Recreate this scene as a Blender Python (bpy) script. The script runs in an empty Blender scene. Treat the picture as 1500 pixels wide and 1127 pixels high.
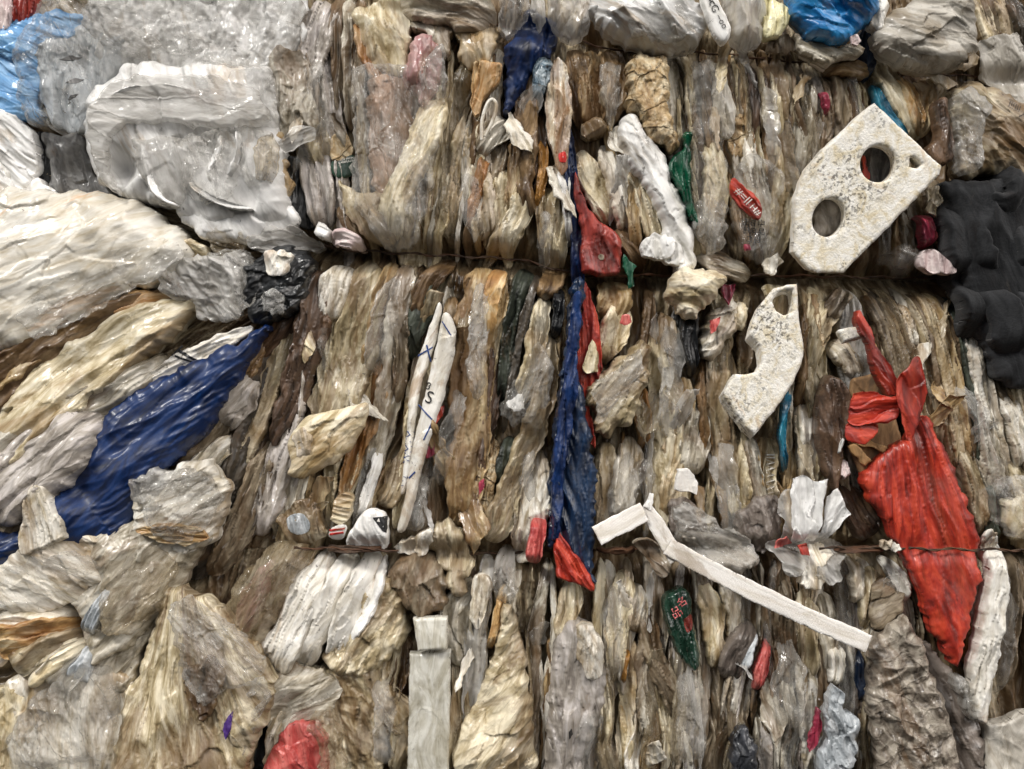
import bpy, math, random
import numpy as np
from mathutils import Vector

# ---------------------------------------------------------------- camera, sky, sun, exposure
S = bpy.context.scene
COL = S.collection
D = 2.0            # metres from the lens to the bale's face
ZC = 0.95          # height of the picture's centre above the yard
cam_d = bpy.data.cameras.new("camera"); cam = bpy.data.objects.new("camera", cam_d); COL.objects.link(cam)
cam.location = (0, -D, ZC); cam.rotation_euler = (math.radians(90), 0, 0)
cam_d.sensor_width = 36; cam_d.lens = 36 * D / 1.5; cam_d.clip_end = 200; cam_d.clip_start = 0.05
S.camera = cam
world = bpy.data.worlds.new("World"); S.world = world; world.use_nodes = True
wn = world.node_tree.nodes; wl = world.node_tree.links
SUN_EL, SUN_AZ = math.radians(42), math.radians(-42)      # azimuth left of the wall's normal
sky = wn.new("ShaderNodeTexSky"); sky.sky_type = 'NISHITA'; sky.sun_disc = False
sky.sun_elevation = SUN_EL; sky.sun_rotation = math.radians(180) - SUN_AZ * -1
sky.dust_density = 6.0; sky.air_density = 1.0; sky.ozone_density = 0.6
hs = wn.new("ShaderNodeHueSaturation"); hs.inputs["Saturation"].default_value = 0.35
bg = wn["Background"]; bg.inputs["Strength"].default_value = 0.085
wl.new(sky.outputs[0], hs.inputs["Color"]); wl.new(hs.outputs[0], bg.inputs["Color"])
sd = bpy.data.lights.new("sun", 'SUN'); sd.energy = 1.9; sd.angle = math.radians(13); sd.color = (1.0, 0.965, 0.91)
sun = bpy.data.objects.new("sun", sd); COL.objects.link(sun)
dirv = Vector((math.sin(SUN_AZ) * math.cos(SUN_EL), -math.cos(SUN_AZ) * math.cos(SUN_EL), math.sin(SUN_EL)))
sun.rotation_euler = dirv.to_track_quat('Z', 'Y').to_euler()
S.view_settings.view_transform = 'Standard'; S.view_settings.look = 'None'
S.view_settings.exposure = 0.45; S.view_settings.gamma = 1
S.view_settings.use_curve_mapping = False
S.render.engine = 'CYCLES'
S.cycles.max_bounces = 4; S.cycles.diffuse_bounces = 3; S.cycles.glossy_bounces = 2; S.cycles.transparent_max_bounces = 10

# ---------------------------------------------------------------- noise
def _h(ix, iy, seed):
    n = (ix.astype(np.int64) * 374761393 + iy.astype(np.int64) * 668265263 + int(seed) * 974634777) & 0x7fffffff
    n = ((n ^ (n >> 13)) * 1274126177) & 0x7fffffff
    n = ((n ^ (n >> 16)) * 668265263) & 0x7fffffff
    return ((n >> 7) & 0xffff).astype(np.float32) * (2 * math.pi / 65536)
def perlin(x, y, seed=0):
    x = np.asarray(x, np.float32); y = np.asarray(y, np.float32)
    x, y = np.broadcast_arrays(x, y)
    ix = np.floor(x); iy = np.floor(y); fx = x - ix; fy = y - iy
    u = fx * fx * fx * (fx * (fx * 6 - 15) + 10); v = fy * fy * fy * (fy * (fy * 6 - 15) + 10)
    def g(dx, dy):
        a = _h(ix + dx, iy + dy, seed)
        return np.cos(a) * (fx - dx) + np.sin(a) * (fy - dy)
    a = g(0, 0) * (1 - u) + g(1, 0) * u; b = g(0, 1) * (1 - u) + g(1, 1) * u
    return (a * (1 - v) + b * v) * 1.5
def ridge(n): return 1 - 2.2 * np.abs(n)
def dish(x, y, seed):
    """squared distance to the nearest of scattered points: soft hollows parted by sharp ridges (0..1)"""
    x, y = np.broadcast_arrays(np.asarray(x, np.float32), np.asarray(y, np.float32))
    ix = np.floor(x); iy = np.floor(y); best = np.full(x.shape, 9., np.float32)
    for dx in (-1, 0, 1):
        for dy in (-1, 0, 1):
            a = _h(ix + dx, iy + dy, seed) / 6.2832; b = _h(ix + dx, iy + dy, seed + 71) / 6.2832
            d = (ix + dx + a - x) ** 2 + (iy + dy + b - y) ** 2; best = np.minimum(best, d)
    return np.minimum(best, 1.0)
def facets(a, b, fw, fl, seed):
    """cells of tilted flat facets, each a little above or below the next: overlapping sheet edges"""
    u, v = np.broadcast_arrays(np.asarray(a, np.float32) / fw, np.asarray(b, np.float32) / fl)
    u = u + .35 * perlin(v * 1.3, u * .4, seed + 3); v = v + .5 * perlin(u * .6, v * .9, seed + 4)
    ix = np.floor(u); iy = np.floor(v); best = np.full(u.shape, 9., np.float32)
    ou = np.zeros_like(best); ov = np.zeros_like(best); r1 = np.zeros_like(best); r2 = np.zeros_like(best); r3 = np.zeros_like(best)
    for dx in (-1, 0, 1):
        for dy in (-1, 0, 1):
            A = _h(ix + dx, iy + dy, seed) / 6.2832; B = _h(ix + dx, iy + dy, seed + 71) / 6.2832
            eu = u - (ix + dx + A); ev = v - (iy + dy + B); d = eu * eu + ev * ev; k = d < best
            best[k] = d[k]; ou[k] = eu[k]; ov[k] = ev[k]
            r1[k] = (_h(ix + dx, iy + dy, seed + 5) / 3.1416 - 1)[k]; r2[k] = (_h(ix + dx, iy + dy, seed + 6) / 3.1416 - 1)[k]; r3[k] = (_h(ix + dx, iy + dy, seed + 7) / 3.1416 - 1)[k]
    return ou * fw * r1, ov * fl * r2, r3
def tri(x): return 4 * np.abs(x - np.floor(x) - .5) - 1
def creases(a, b, w, L, sp, seed, soft=0.):
    """straight sharp creases and flat facets, running along b: what crushed film does"""
    rs = np.random.RandomState(seed); f = 0
    for k, (l, m) in enumerate(((2.1, .6), (1.2, .55), (.75, .42), (.47, .27), (.3, .16))):
        lam = w * l; th = (rs.rand() * 2 - 1) * sp
        ph = .8 * perlin(a / (5 * lam) + k * 5.3, b / (L * (.7 + .3 * l)), seed + 20 + k) + 1.1 * perlin(b / (L * 1.7), b * 0 + k, seed + 60) + rs.rand()
        gate = .08 + 1.6 * np.clip(perlin(a / (3.0 * lam) + 3.1 * k, b / (L * .6), seed + 40 + k) + .22, 0, 1)
        t = tri((a * math.cos(th) + b * math.sin(th)) / (2 * lam) + ph)
        sharp = 1 - 2 * np.sqrt(np.clip((1 - t) / 2, 0, 1)); rnd_ = np.sin(t * 1.5708)
        f = f + m * gate * (sharp * (1 - soft) + rnd_ * soft * (1 if k < 2 else .35))
    return f

# ---------------------------------------------------------------- materials
def hexc(h, a=1):
    c = [int(h[i:i + 2], 16) / 255 for i in (0, 2, 4)]
    return tuple((x / 12.92 if x <= .04045 else ((x + .055) / 1.055) ** 2.4) for x in c) + (a,)
MATS = {}
def mat(key, cols=None, stain='64482a', samt=0.45, speck=0.25, rough=0.42, coat=0.25, bump=0.5, alpha=1.0,
        streak=1.0, transl=0.12, crackle=0.5, sheen=0.0, stsc=9.0, spec=0.5, sss=0.0, plain=False):
    coat = min(1, coat * 2.2)
    if rough < .5 and alpha == 1: rough += .04
    if rough > .5 or key in ('black', 'jacket', 'mass', 'dark', 'brown', 'olive', 'navy', 'wire'): sss = 0
    if alpha == 1: transl = 0
    m = bpy.data.materials.new(key); m.use_nodes = True
    nt = m.node_tree; N = nt.nodes; L = nt.links
    b = N["Principled BSDF"]; out = N["Material Output"]
    def node(t, **k):
        n = N.new(t)
        for a, v in k.items(): setattr(n, a, v)
        return n
    uv = node("ShaderNodeUVMap", uv_map="fold")
    oi = node("ShaderNodeObjectInfo")
    rnd = node("ShaderNodeCombineXYZ"); rm = node("ShaderNodeMath", operation='MULTIPLY'); L.new(oi.outputs["Random"], rm.inputs[0]); rm.inputs[1].default_value = 1.9; L.new(rm.outputs[0], rnd.inputs[2])
    uz = node("ShaderNodeVectorMath", operation='ADD'); L.new(uv.outputs[0], uz.inputs[0]); L.new(rnd.outputs[0], uz.inputs[1])
    def mapping(sx, sy):
        mp = node("ShaderNodeMapping"); mp.inputs["Scale"].default_value = (sx, sy, 1); L.new(uz.outputs[0], mp.inputs[0]); return mp
    def noise(mp, sc, det=5, dist=0.0, rg=0.55):
        n = node("ShaderNodeTexNoise", noise_dimensions='3D'); n.inputs["Scale"].default_value = sc; n.inputs["Detail"].default_value = det
        n.inputs["Distortion"].default_value = dist; n.inputs["Roughness"].default_value = rg
        L.new(mp.outputs[0], n.inputs["Vector"]); return n
    def ramp(src, stops, interp='LINEAR'):
        r = node("ShaderNodeValToRGB"); r.color_ramp.interpolation = interp
        e = r.color_ramp.elements
        while len(e) < len(stops): e.new(0.5)
        for k, (p, c) in enumerate(stops): e[k].position = p; e[k].color = c
        L.new(src, r.inputs[0]); return r
    def mixc(f, a, bb, blend='MIX'):
        x = node("ShaderNodeMix", data_type='RGBA', blend_type=blend)
        if isinstance(f, float): x.inputs[0].default_value = f
        else: L.new(f, x.inputs[0])
        for s, i in ((a, 6), (bb, 7)):
            if isinstance(s, tuple): x.inputs[i].default_value = s
            else: L.new(s, x.inputs[i])
        return x.outputs[2]
    st = mapping(1.0, 0.22 if streak else 1.0); iso = mapping(1, 1)
    st = mapping(1.0, 0.3) if streak else iso
    n1 = noise(st, 38, 5, 1.6, 0.64)
    cs = [hexc(c) for c in cols]
    if len(cs) == 1: cs = cs * 3
    if len(cs) == 2: cs = [cs[0], tuple((a + c) / 2 for a, c in zip(cs[0], cs[1])), cs[1]]
    r1 = ramp(n1.outputs["Fac"], [(0.34, cs[2]), (0.47, cs[1]), (0.60, cs[0])])
    col = r1.outputs[0]
    # whole-object tone difference
    hv = node("ShaderNodeHueSaturation"); L.new(col, hv.inputs["Color"])
    mr = node("ShaderNodeMapRange"); L.new(oi.outputs["Random"], mr.inputs[0]); mr.inputs[3].default_value = 0.84; mr.inputs[4].default_value = 1.12
    L.new(mr.outputs[0], hv.inputs["Value"]); col = hv.outputs[0]
    # brown stains with ragged rims, longer along the folds
    if samt > 0:
        ms = mapping(1.0, 0.35)
        n2 = noise(ms, stsc, 6, 1.2, 0.7)
        lo = 0.62 - samt * 0.32
        r2 = ramp(n2.outputs["Fac"], [(lo, (0, 0, 0, 1)), (lo + 0.05, (0.45,) * 3 + (1,)), (lo + 0.2, (0.85,) * 3 + (1,))])
        col = mixc(r2.outputs[0], col, hexc(stain), 'MULTIPLY' if False else 'MIX')
        n2b = noise(ms, stsc * 2.7, 6, 0.8, 0.6)
        r2b = ramp(n2b.outputs["Fac"], [(0.56, (0, 0, 0, 1)), (0.74, (min(1, samt * 1.3),) * 3 + (1,))])
        col = mixc(r2b.outputs[0], col, hexc('4a3320'))
        # thin dark grime lines drawn out along the folds
        n6 = noise(mapping(1, .13) if streak else iso, 120, 3, 0.6, 0.6)
        r6 = ramp(n6.outputs["Fac"], [(0.62, (0, 0, 0, 1)), (0.74, (min(.6, samt * 1.1),) * 3 + (1,))])
        col = mixc(r6.outputs[0], col, hexc('3a2d20'))
    if speck > 0:
        n3 = noise(iso, 190 if plain else 160, 3, 0.4, 0.6)
        r3 = ramp(n3.outputs["Fac"], [(0.70 - speck * 0.16, (0, 0, 0, 1)), (0.76 - speck * 0.12, (0.75,) * 3 + (1,))])
        n4 = noise(iso, 12, 2, 0.2, 0.6)
        r4 = ramp(n4.outputs["Fac"], [(0.42, (0, 0, 0, 1)), (0.6, (1, 1, 1, 1))])
        mm = node("ShaderNodeMath", operation='MULTIPLY'); L.new(r3.outputs[0], mm.inputs[0]); L.new(r4.outputs[0], mm.inputs[1])
        col = mixc(mm.outputs[0], col, hexc('1e1610'))
    L.new(col, b.inputs["Base Color"])
    b.inputs["Roughness"].default_value = rough
    if rough < 0.7:
        n5 = noise(iso, 18, 2, 0.5)
        m5 = node("ShaderNodeMapRange"); L.new(n5.outputs["Fac"], m5.inputs[0]); m5.inputs[1].default_value = .3; m5.inputs[2].default_value = .7
        m5.inputs[3].default_value = max(.06, rough - .14); m5.inputs[4].default_value = min(1, rough + .22); L.new(m5.outputs[0], b.inputs["Roughness"])
    b.inputs["Coat IOR"].default_value = 1.75 if alpha < 1 else 1.5
    b.inputs["Coat Weight"].default_value = coat; b.inputs["Coat Roughness"].default_value = 0.07 if alpha < 1 else 0.14
    b.inputs["Specular IOR Level"].default_value = spec
    if coat > 0:                                   # some stretches wiped clean and shiny, others dull with dust
        n7 = noise(iso, 7, 2, .4); m7 = node("ShaderNodeMapRange"); L.new(n7.outputs["Fac"], m7.inputs[0]); m7.inputs[1].default_value = .42; m7.inputs[2].default_value = .62
        m7.inputs[3].default_value = 0 if alpha == 1 else coat * .5; m7.inputs[4].default_value = coat; L.new(m7.outputs[0], b.inputs["Coat Weight"])
    if sss > 0 and alpha == 1:
        b.inputs["Subsurface Weight"].default_value = sss; b.inputs["Subsurface Radius"].default_value = (1.0, .75, .5); b.inputs["Subsurface Scale"].default_value = 0.007
    if sheen: b.inputs["Sheen Weight"].default_value = sheen
    # crinkle bump: streaks along the folds plus facets
    nw = noise(iso, 30, 3, 0); sc = node("ShaderNodeVectorMath", operation='SCALE'); sc.inputs[3].default_value = 0.035; L.new(nw.outputs["Color"], sc.inputs[0])
    nb = noise(mapping(1, .3 if streak else 1), 60, 2, 0.6, 0.5)
    ad = nb.outputs["Fac"]
    for vs, am, stt in ((15, .75, .3), (40, .5, .4)):
        mv = mapping(1, stt if streak else .9)
        wv = node("ShaderNodeVectorMath", operation='ADD'); L.new(mv.outputs[0], wv.inputs[0]); L.new(sc.outputs[0], wv.inputs[1])
        vo = node("ShaderNodeTexVoronoi", feature='F1', voronoi_dimensions='2D'); vo.inputs["Scale"].default_value = vs; L.new(wv.outputs[0], vo.inputs["Vector"])
        df = node("ShaderNodeVectorMath", operation='SUBTRACT'); L.new(wv.outputs[0], df.inputs[0]); L.new(vo.outputs["Position"], df.inputs[1])
        cc = node("ShaderNodeVectorMath", operation='SUBTRACT'); L.new(vo.outputs["Color"], cc.inputs[0]); cc.inputs[1].default_value = (.5, .5, .5)
        dt = node("ShaderNodeVectorMath", operation='DOT_PRODUCT'); L.new(df.outputs[0], dt.inputs[0]); L.new(cc.outputs[0], dt.inputs[1])
        ma = node("ShaderNodeMath", operation='MULTIPLY_ADD'); L.new(dt.outputs["Value"], ma.inputs[0]); ma.inputs[1].default_value = am * vs * 2.6 * crackle; L.new(ad, ma.inputs[2]); ad = ma.outputs[0]
    # fine raised crease lines
    s2 = node("ShaderNodeVectorMath", operation='SCALE'); s2.inputs[3].default_value = .5; L.new(sc.outputs[0], s2.inputs[0])
    for vs, am, stt in ((24, 9.0, .33),):
        vo = node("ShaderNodeTexVoronoi", feature='DISTANCE_TO_EDGE', voronoi_dimensions='2D'); vo.inputs["Scale"].default_value = vs
        mv = mapping(1, stt if streak else 1); wv = node("ShaderNodeVectorMath", operation='ADD'); L.new(mv.outputs[0], wv.inputs[0]); L.new(s2.outputs[0], wv.inputs[1]); L.new(wv.outputs[0], vo.inputs["Vector"])
        mn = node("ShaderNodeMath", operation='MINIMUM'); L.new(vo.outputs["Distance"], mn.inputs[0]); mn.inputs[1].default_value = .055
        ma = node("ShaderNodeMath", operation='MULTIPLY_ADD'); L.new(mn.outputs[0], ma.inputs[0]); ma.inputs[1].default_value = -am * crackle; L.new(ad, ma.inputs[2]); ad = ma.outputs[0]
    if plain: ad = noise(iso, 300, 3, 0, .6).outputs["Fac"]
    class _o: outputs = [ad]
    ad = _o
    bp = node("ShaderNodeBump"); bp.inputs["Strength"].default_value = bump; bp.inputs["Distance"].default_value = 0.006
    L.new(ad.outputs[0], bp.inputs["Height"]); L.new(bp.outputs[0], b.inputs["Normal"]); L.new(bp.outputs[0], b.inputs["Coat Normal"])
    sh = b.outputs[0]
    if transl > 0:
        tr = node("ShaderNodeBsdfTranslucent"); L.new(col, tr.inputs[0]); L.new(bp.outputs[0], tr.inputs["Normal"])
        mx = node("ShaderNodeMixShader"); mx.inputs[0].default_value = transl; L.new(sh, mx.inputs[1]); L.new(tr.outputs[0], mx.inputs[2]); sh = mx.outputs[0]
    if alpha < 1:
        tp = node("ShaderNodeBsdfTransparent"); mx = node("ShaderNodeMixShader")
        na = noise(st, 9, 5, 0.8, 0.6)
        ra = node("ShaderNodeMapRange"); L.new(na.outputs["Fac"], ra.inputs[0]); ra.inputs[1].default_value = .35; ra.inputs[2].default_value = .65
        ra.inputs[3].default_value = max(0.04, alpha - .22); ra.inputs[4].default_value = min(1, alpha + .25)
        fr = node("ShaderNodeLayerWeight"); fr.inputs[0].default_value = 0.35; L.new(bp.outputs[0], fr.inputs["Normal"])
        ax = node("ShaderNodeMath", operation='MULTIPLY_ADD', use_clamp=True); L.new(fr.outputs["Facing"], ax.inputs[0]); ax.inputs[1].default_value = 0.3; L.new(ra.outputs[0], ax.inputs[2])
        L.new(ax.outputs[0], mx.inputs[0]); L.new(tp.outputs[0], mx.inputs[1]); L.new(sh, mx.inputs[2]); sh = mx.outputs[0]
    L.new(sh, out.inputs[0])
    MATS[key] = m
    return m
mat('beige', ['ddd2b8', 'b7a887', '80704f'], samt=.52)
mat('cream', ['e8dfc8', 'cfc1a0', '9a8862'], stain='8c6c40', samt=.42)
mat('tan', ['d2bf9a', 'ab9064', '735b3a'], stain='644424', samt=.55)
mat('orange', ['dcc8a2', 'c09a64', '8c683c'], stain='86552a', samt=.5)
mat('grey', ['d0cabc', 'a69d8b', '6e6552'], samt=.36, rough=.34, coat=.4)
mat('dim', ['958873', '70624e', '4a3f30'], samt=.45, rough=.4)
mat('dark', ['5a5146', '413a31', '2b2721'], samt=.3, rough=.4)
mat('brown', ['6a5342', '4c3a2d', '33271e'], samt=.3, rough=.45)
mat('rust', ['a58a68', '79603f', '4c3a28'], stain='45301d', samt=.55)
mat('white', ['ece8de', 'd8d0c0', 'a89b80'], stain='86693c', samt=.4, speck=.35, rough=.4)
mat('whitefilm', ['efeeec', 'e0dfdc', 'c4c2be'], stain='a58c66', samt=.12, speck=.1, rough=.26, coat=.6, transl=.25, crackle=.3, bump=.28)
mat('whiteorange', ['e8e4da', 'd9d2c3', 'c9bda6'], stain='c9934f', samt=.2, speck=.1, rough=.3, coat=.5, transl=.2, crackle=.3, bump=.25)
mat('mauve', ['c4bdb8', 'a1998f', '776f68'], stain='8a7760', samt=.15, rough=.35, coat=.4)
mat('clear', ['e6e4df', 'c9c6bf', 'a8a297'], samt=.1, speck=.15, rough=.14, coat=1.0, alpha=.2, transl=.2, crackle=1.1, bump=1.0)
mat('cleartan', ['cfc2a8', 'aa9a7c', '857355'], samt=.3, speck=.25, rough=.18, coat=.8, alpha=.42, transl=.2, crackle=.9, bump=.75)
mat('clearwhite', ['e8e6e2', 'd4d1cb', 'b4b0a8'], samt=.12, speck=.1, rough=.2, coat=.7, alpha=.5, transl=.25, crackle=.6, bump=.6)
mat('blue', ['0d2f62', '071f48', '04122c'], samt=0, speck=.12, rough=.42, coat=.1, transl=.08, bump=.12)
mat('skyblue', ['8db6dc', '6699c8', '4a7ba8'], samt=0, speck=.1, rough=.35, transl=.25)
mat('midblue', ['2f83bd', '1766a2', '0f4a7c'], samt=.06, speck=.2, rough=.28, coat=.6)
mat('navy', ['16304f', '0e1e36', '081222'], samt=.05, speck=.25, rough=.38, coat=.2, bump=.22)
mat('teal', ['2a7f98', '1a6480', '0e4258'], samt=.05, rough=.3)
mat('red', ['c84830', 'a83022', '742018'], stain='4a1a14', samt=.42, speck=.3, rough=.42, coat=.1, transl=.2, stsc=5, bump=.18)
mat('darkred', ['a84034', '862e28', '5e211e'], stain='40201a', samt=.25, speck=.3, rough=.4)
mat('pinkred', ['d87a72', 'c45550', 'a03a3a'], samt=.15, rough=.3, transl=.2)
mat('pink', ['dcb4b0', 'cc9494', 'b48a80'], stain='a98a6a', samt=.35, rough=.25, coat=.6, alpha=.55)
mat('palepink', ['eadcd8', 'dac6c4', 'bfa6a4'], samt=.05, rough=.45)
mat('magenta', ['a83a50', '882c40', '601c2e'], samt=.1, rough=.35)
mat('green', ['0f5c40', '094630', '05301f'], samt=0, speck=.1, rough=.28, coat=.5)
mat('darkgreen', ['2c4a3c', '1c3328', '10211a'], samt=.08, speck=.15, rough=.2, coat=.6)
mat('olive', ['4e5448', '363b32', '22251f'], samt=.12, rough=.38)
mat('black', ['26282a', '17181a', '0c0d0e'], samt=0, speck=0, rough=.36, coat=.3, transl=0)
mat('jacket', ['303133', '222325', '161719'], stain='4a4640', samt=.06, speck=.1, rough=.9, coat=0, bump=.25, transl=0, plain=True, sheen=.1, spec=.2)
mat('charcoal', ['7c7b79', '5c5b5a', '3f3e3d'], samt=.05, speck=.3, rough=.45)
mat('foam', ['f0ede6', 'e6e0d2', 'd6c9ac'], stain='c2a274', samt=.2, speck=1.15, rough=.8, coat=0, bump=.35, streak=0, transl=.05, plain=True, stsc=9, spec=.25)
mat('whitefoam', ['f0efec', 'e4e2de', 'cfccc4'], stain='9c8a6c', samt=.12, speck=.2, rough=.7, coat=0, bump=.15, transl=.1)
mat('lump', ['d8c8a8', 'bfa47a', '967a50'], stain='6a4c28', samt=.5, speck=.5, rough=.6, coat=.1, bump=.8, streak=0, crackle=1.4)
mat('fluff', ['b3a594', '8f806e', '665746'], stain='5a4028', samt=.45, speck=.4, rough=.85, coat=0, bump=.9, streak=0, crackle=.4)
mat('paper', ['f0ede6', 'e2ddd2', 'c2b9a8'], stain='9a7444', samt=.2, speck=.45, rough=.42, coat=.15, bump=.3)
mat('card', ['a8845c', '8a6a48', '66503a'], samt=.2, rough=.75, coat=0, bump=.3)
mat('amber', ['b08040', '8c6228', '64441c'], samt=.2, rough=.4)
mat('yellow', ['ece6c0', 'ddd4a4', 'c0b484'], samt=.1, rough=.4)
mat('lightgrey', ['c9cdd0', 'aab0b4', '858b90'], samt=.08, speck=.3, rough=.3, coat=.5)
mat('redink', ['c8302a'], samt=.05, speck=.1, rough=.4, transl=0, bump=.2)
mat('blackink', ['1b1b1d'], samt=0, speck=0, rough=.4, transl=0, bump=.2)
mat('blueink', ['24407c'], samt=0, speck=.1, rough=.4, transl=0, bump=.2)
mat('pinkink', ['d87070'], samt=0, speck=.1, rough=.4, transl=0, bump=.2)
mat('whiteink', ['e8e4dc'], samt=.1, speck=.1, rough=.4, transl=0, bump=.2)
def wire_mat():
    m = mat('wire', ['54402e', '3a2a1e', '221812'], stain='5e381c', samt=.5, speck=.4, rough=.75, coat=0, transl=0)
wire_mat()
def weave_mat():
    m = mat('weave', ['faf6f0', 'f2ece4', 'e0d8ca'], stain='9a8468', samt=.14, speck=.15, rough=.7, coat=0, bump=.2, transl=.05, plain=True)
    nt = m.node_tree; N = nt.nodes; L = nt.links
    uv = [n for n in N if n.bl_idname == 'ShaderNodeUVMap'][0]; bp = [n for n in N if n.bl_idname == 'ShaderNodeBump'][0]
    w1 = N.new("ShaderNodeTexWave"); w1.bands_direction = 'X'; w1.inputs["Scale"].default_value = 190; L.new(uv.outputs[0], w1.inputs[0])
    w2 = N.new("ShaderNodeTexWave"); w2.bands_direction = 'Y'; w2.inputs["Scale"].default_value = 170; L.new(uv.outputs[0], w2.inputs[0])
    w1.inputs["Distortion"].default_value = 1.0; w2.inputs["Distortion"].default_value = 1.5
    a = N.new("ShaderNodeMath"); a.operation = 'ADD'; L.new(w1.outputs["Fac"], a.inputs[0]); L.new(w2.outputs["Fac"], a.inputs[1])
    b2 = N.new("ShaderNodeBump"); b2.inputs["Strength"].default_value = .4; b2.inputs["Distance"].default_value = .0012
    L.new(a.outputs[0], b2.inputs["Height"]); L.new(bp.outputs[0], b2.inputs["Normal"])
    L.new(b2.outputs[0], N["Principled BSDF"].inputs["Normal"])
weave_mat()

# ---------------------------------------------------------------- the bale's relief
def lerp_tab(x, tab): return np.interp(x, [t[0] for t in tab], [t[1] for t in tab])
WIRE_Y = [
    [(440, -30), (560, 10), (700, 35), (820, 50), (900, 75), (1040, 78), (1160, 90), (1260, 100), (1500, 118)],
    [(440, 352), (500, 366), (600, 372), (760, 380), (850, 404), (1000, 403), (1150, 404), (1400, 409), (1500, 412)],
    [(440, 803), (560, 806), (700, 812), (900, 806), (1200, 803), (1500, 806)]]
def wy(i, x): return lerp_tab(x, WIRE_Y[i])
def env(x, y):
    x = np.asarray(x, np.float32); y = np.asarray(y, np.float32)
    m = np.clip((x - 400) / 60, 0, 1)
    e = np.zeros(np.broadcast(x, y).shape, np.float32)
    for i, (amp, sg) in enumerate(((18, 16), (46, 17), (24, 15))):
        e = e - amp * np.exp(-((y - wy(i, x)) / sg) ** 2) * m
    return e + 7 * perlin(x / 170, y / 210, 5)
K = [[(430, .12), (560, .02), (700, -.12), (850, .03), (1000, .1), (1300, .2), (1500, .35)],
     [(380, -.55), (450, -.38), (600, -.24), (750, -.12), (850, -.02), (1000, 0.0), (1200, .08), (1300, .22), (1500, .3)],
     [(380, -.7), (500, -.45), (650, -.1), (850, 0), (1200, .02), (1400, .1), (1500, .12)]]
BTOP = [60, 400, 805]

def W3(px, py, h):                # picture mm -> metres, at its own distance from the lens
    s = 1 - h / 1000 / D
    return ((px - 750) / 1000 * s, -h / 1000, ZC + (563.5 - py) / 1000 * s)

def cr_closed(pts, n=6):
    P = np.array(pts, np.float32); m = len(P); out = []
    for i in range(m):
        p0, p1, p2, p3 = P[i - 1], P[i], P[(i + 1) % m], P[(i + 2) % m]
        for t in np.arange(n) / n:
            out.append(0.5 * ((2 * p1) + (-p0 + p2) * t + (2 * p0 - 5 * p1 + 4 * p2 - p3) * t * t + (-p0 + 3 * p1 - 3 * p2 + p3) * t ** 3))
    return np.array(out, np.float32)
def cr_open(pts, n=8):
    P = [np.array(p, np.float32) for p in pts]; P = [2 * P[0] - P[1]] + P + [2 * P[-1] - P[-2]]; out = []
    for i in range(1, len(P) - 2):
        p0, p1, p2, p3 = P[i - 1], P[i], P[i + 1], P[i + 2]
        for t in np.arange(n) / n:
            out.append(0.5 * ((2 * p1) + (-p0 + p2) * t + (2 * p0 - 5 * p1 + 4 * p2 - p3) * t * t + (-p0 + 3 * p1 - 3 * p2 + p3) * t ** 3))
    out.append(P[-2]); return np.array(out, np.float32)
def densify(P, step=4, closed=True):
    out = []; n = len(P)
    for i in range(n if closed else n - 1):
        a, b = P[i], P[(i + 1) % n]; k = max(1, int(np.hypot(*(b - a)) / step))
        for j in range(k): out.append(a + (b - a) * j / k)
    if not closed: out.append(P[-1])
    return np.array(out, np.float32)
def rag(P, amt, seed, sc=13):
    d = np.roll(P, -1, 0) - np.roll(P, 1, 0); L = np.hypot(d[:, 0], d[:, 1])[:, None] + 1e-5
    n = np.stack([-d[:, 1], d[:, 0]], 1) / L
    v = 1.3 * perlin(P[:, 0] / sc / 2, P[:, 1] / sc / 2, seed + 5) + perlin(P[:, 0] / sc, P[:, 1] / sc, seed) + .6 * perlin(P[:, 0] / sc * 2.9, P[:, 1] / sc * 2.9, seed + 1)
    return P + n * (v * amt)[:, None]
def inside_of(x, y, polys):
    ins = np.zeros(x.shape, bool)
    for P in polys:
        x1, y1 = P[:, 0], P[:, 1]; x2, y2 = np.roll(x1, -1), np.roll(y1, -1)
        for a, b, c, d in zip(x1, y1, x2, y2):
            if b == d: continue
            k = ((b > y) != (d > y)) & (x < (c - a) * (y - b) / (d - b) + a)
            ins ^= k
    return ins
def nearest(x, y, A, B):
    bd = np.full(x.shape, 1e12, np.float32); bx = np.zeros_like(bd); by = np.zeros_like(bd); bs = np.zeros_like(bd); bi = np.zeros(x.shape, np.int32)
    acc = 0.
    for i, (a, b) in enumerate(zip(A, B)):
        d = b - a; l2 = float(d @ d) + 1e-9
        t = np.clip(((x - a[0]) * d[0] + (y - a[1]) * d[1]) / l2, 0, 1)
        qx = a[0] + t * d[0]; qy = a[1] + t * d[1]; dd = (x - qx) ** 2 + (y - qy) ** 2
        k = dd < bd
        bd[k] = dd[k]; bx[k] = qx[k]; by[k] = qy[k]; bs[k] = (acc + t * math.sqrt(l2))[k]; bi[k] = i
        acc += math.sqrt(l2)
    return np.sqrt(bd), bx, by, bs, bi

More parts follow.
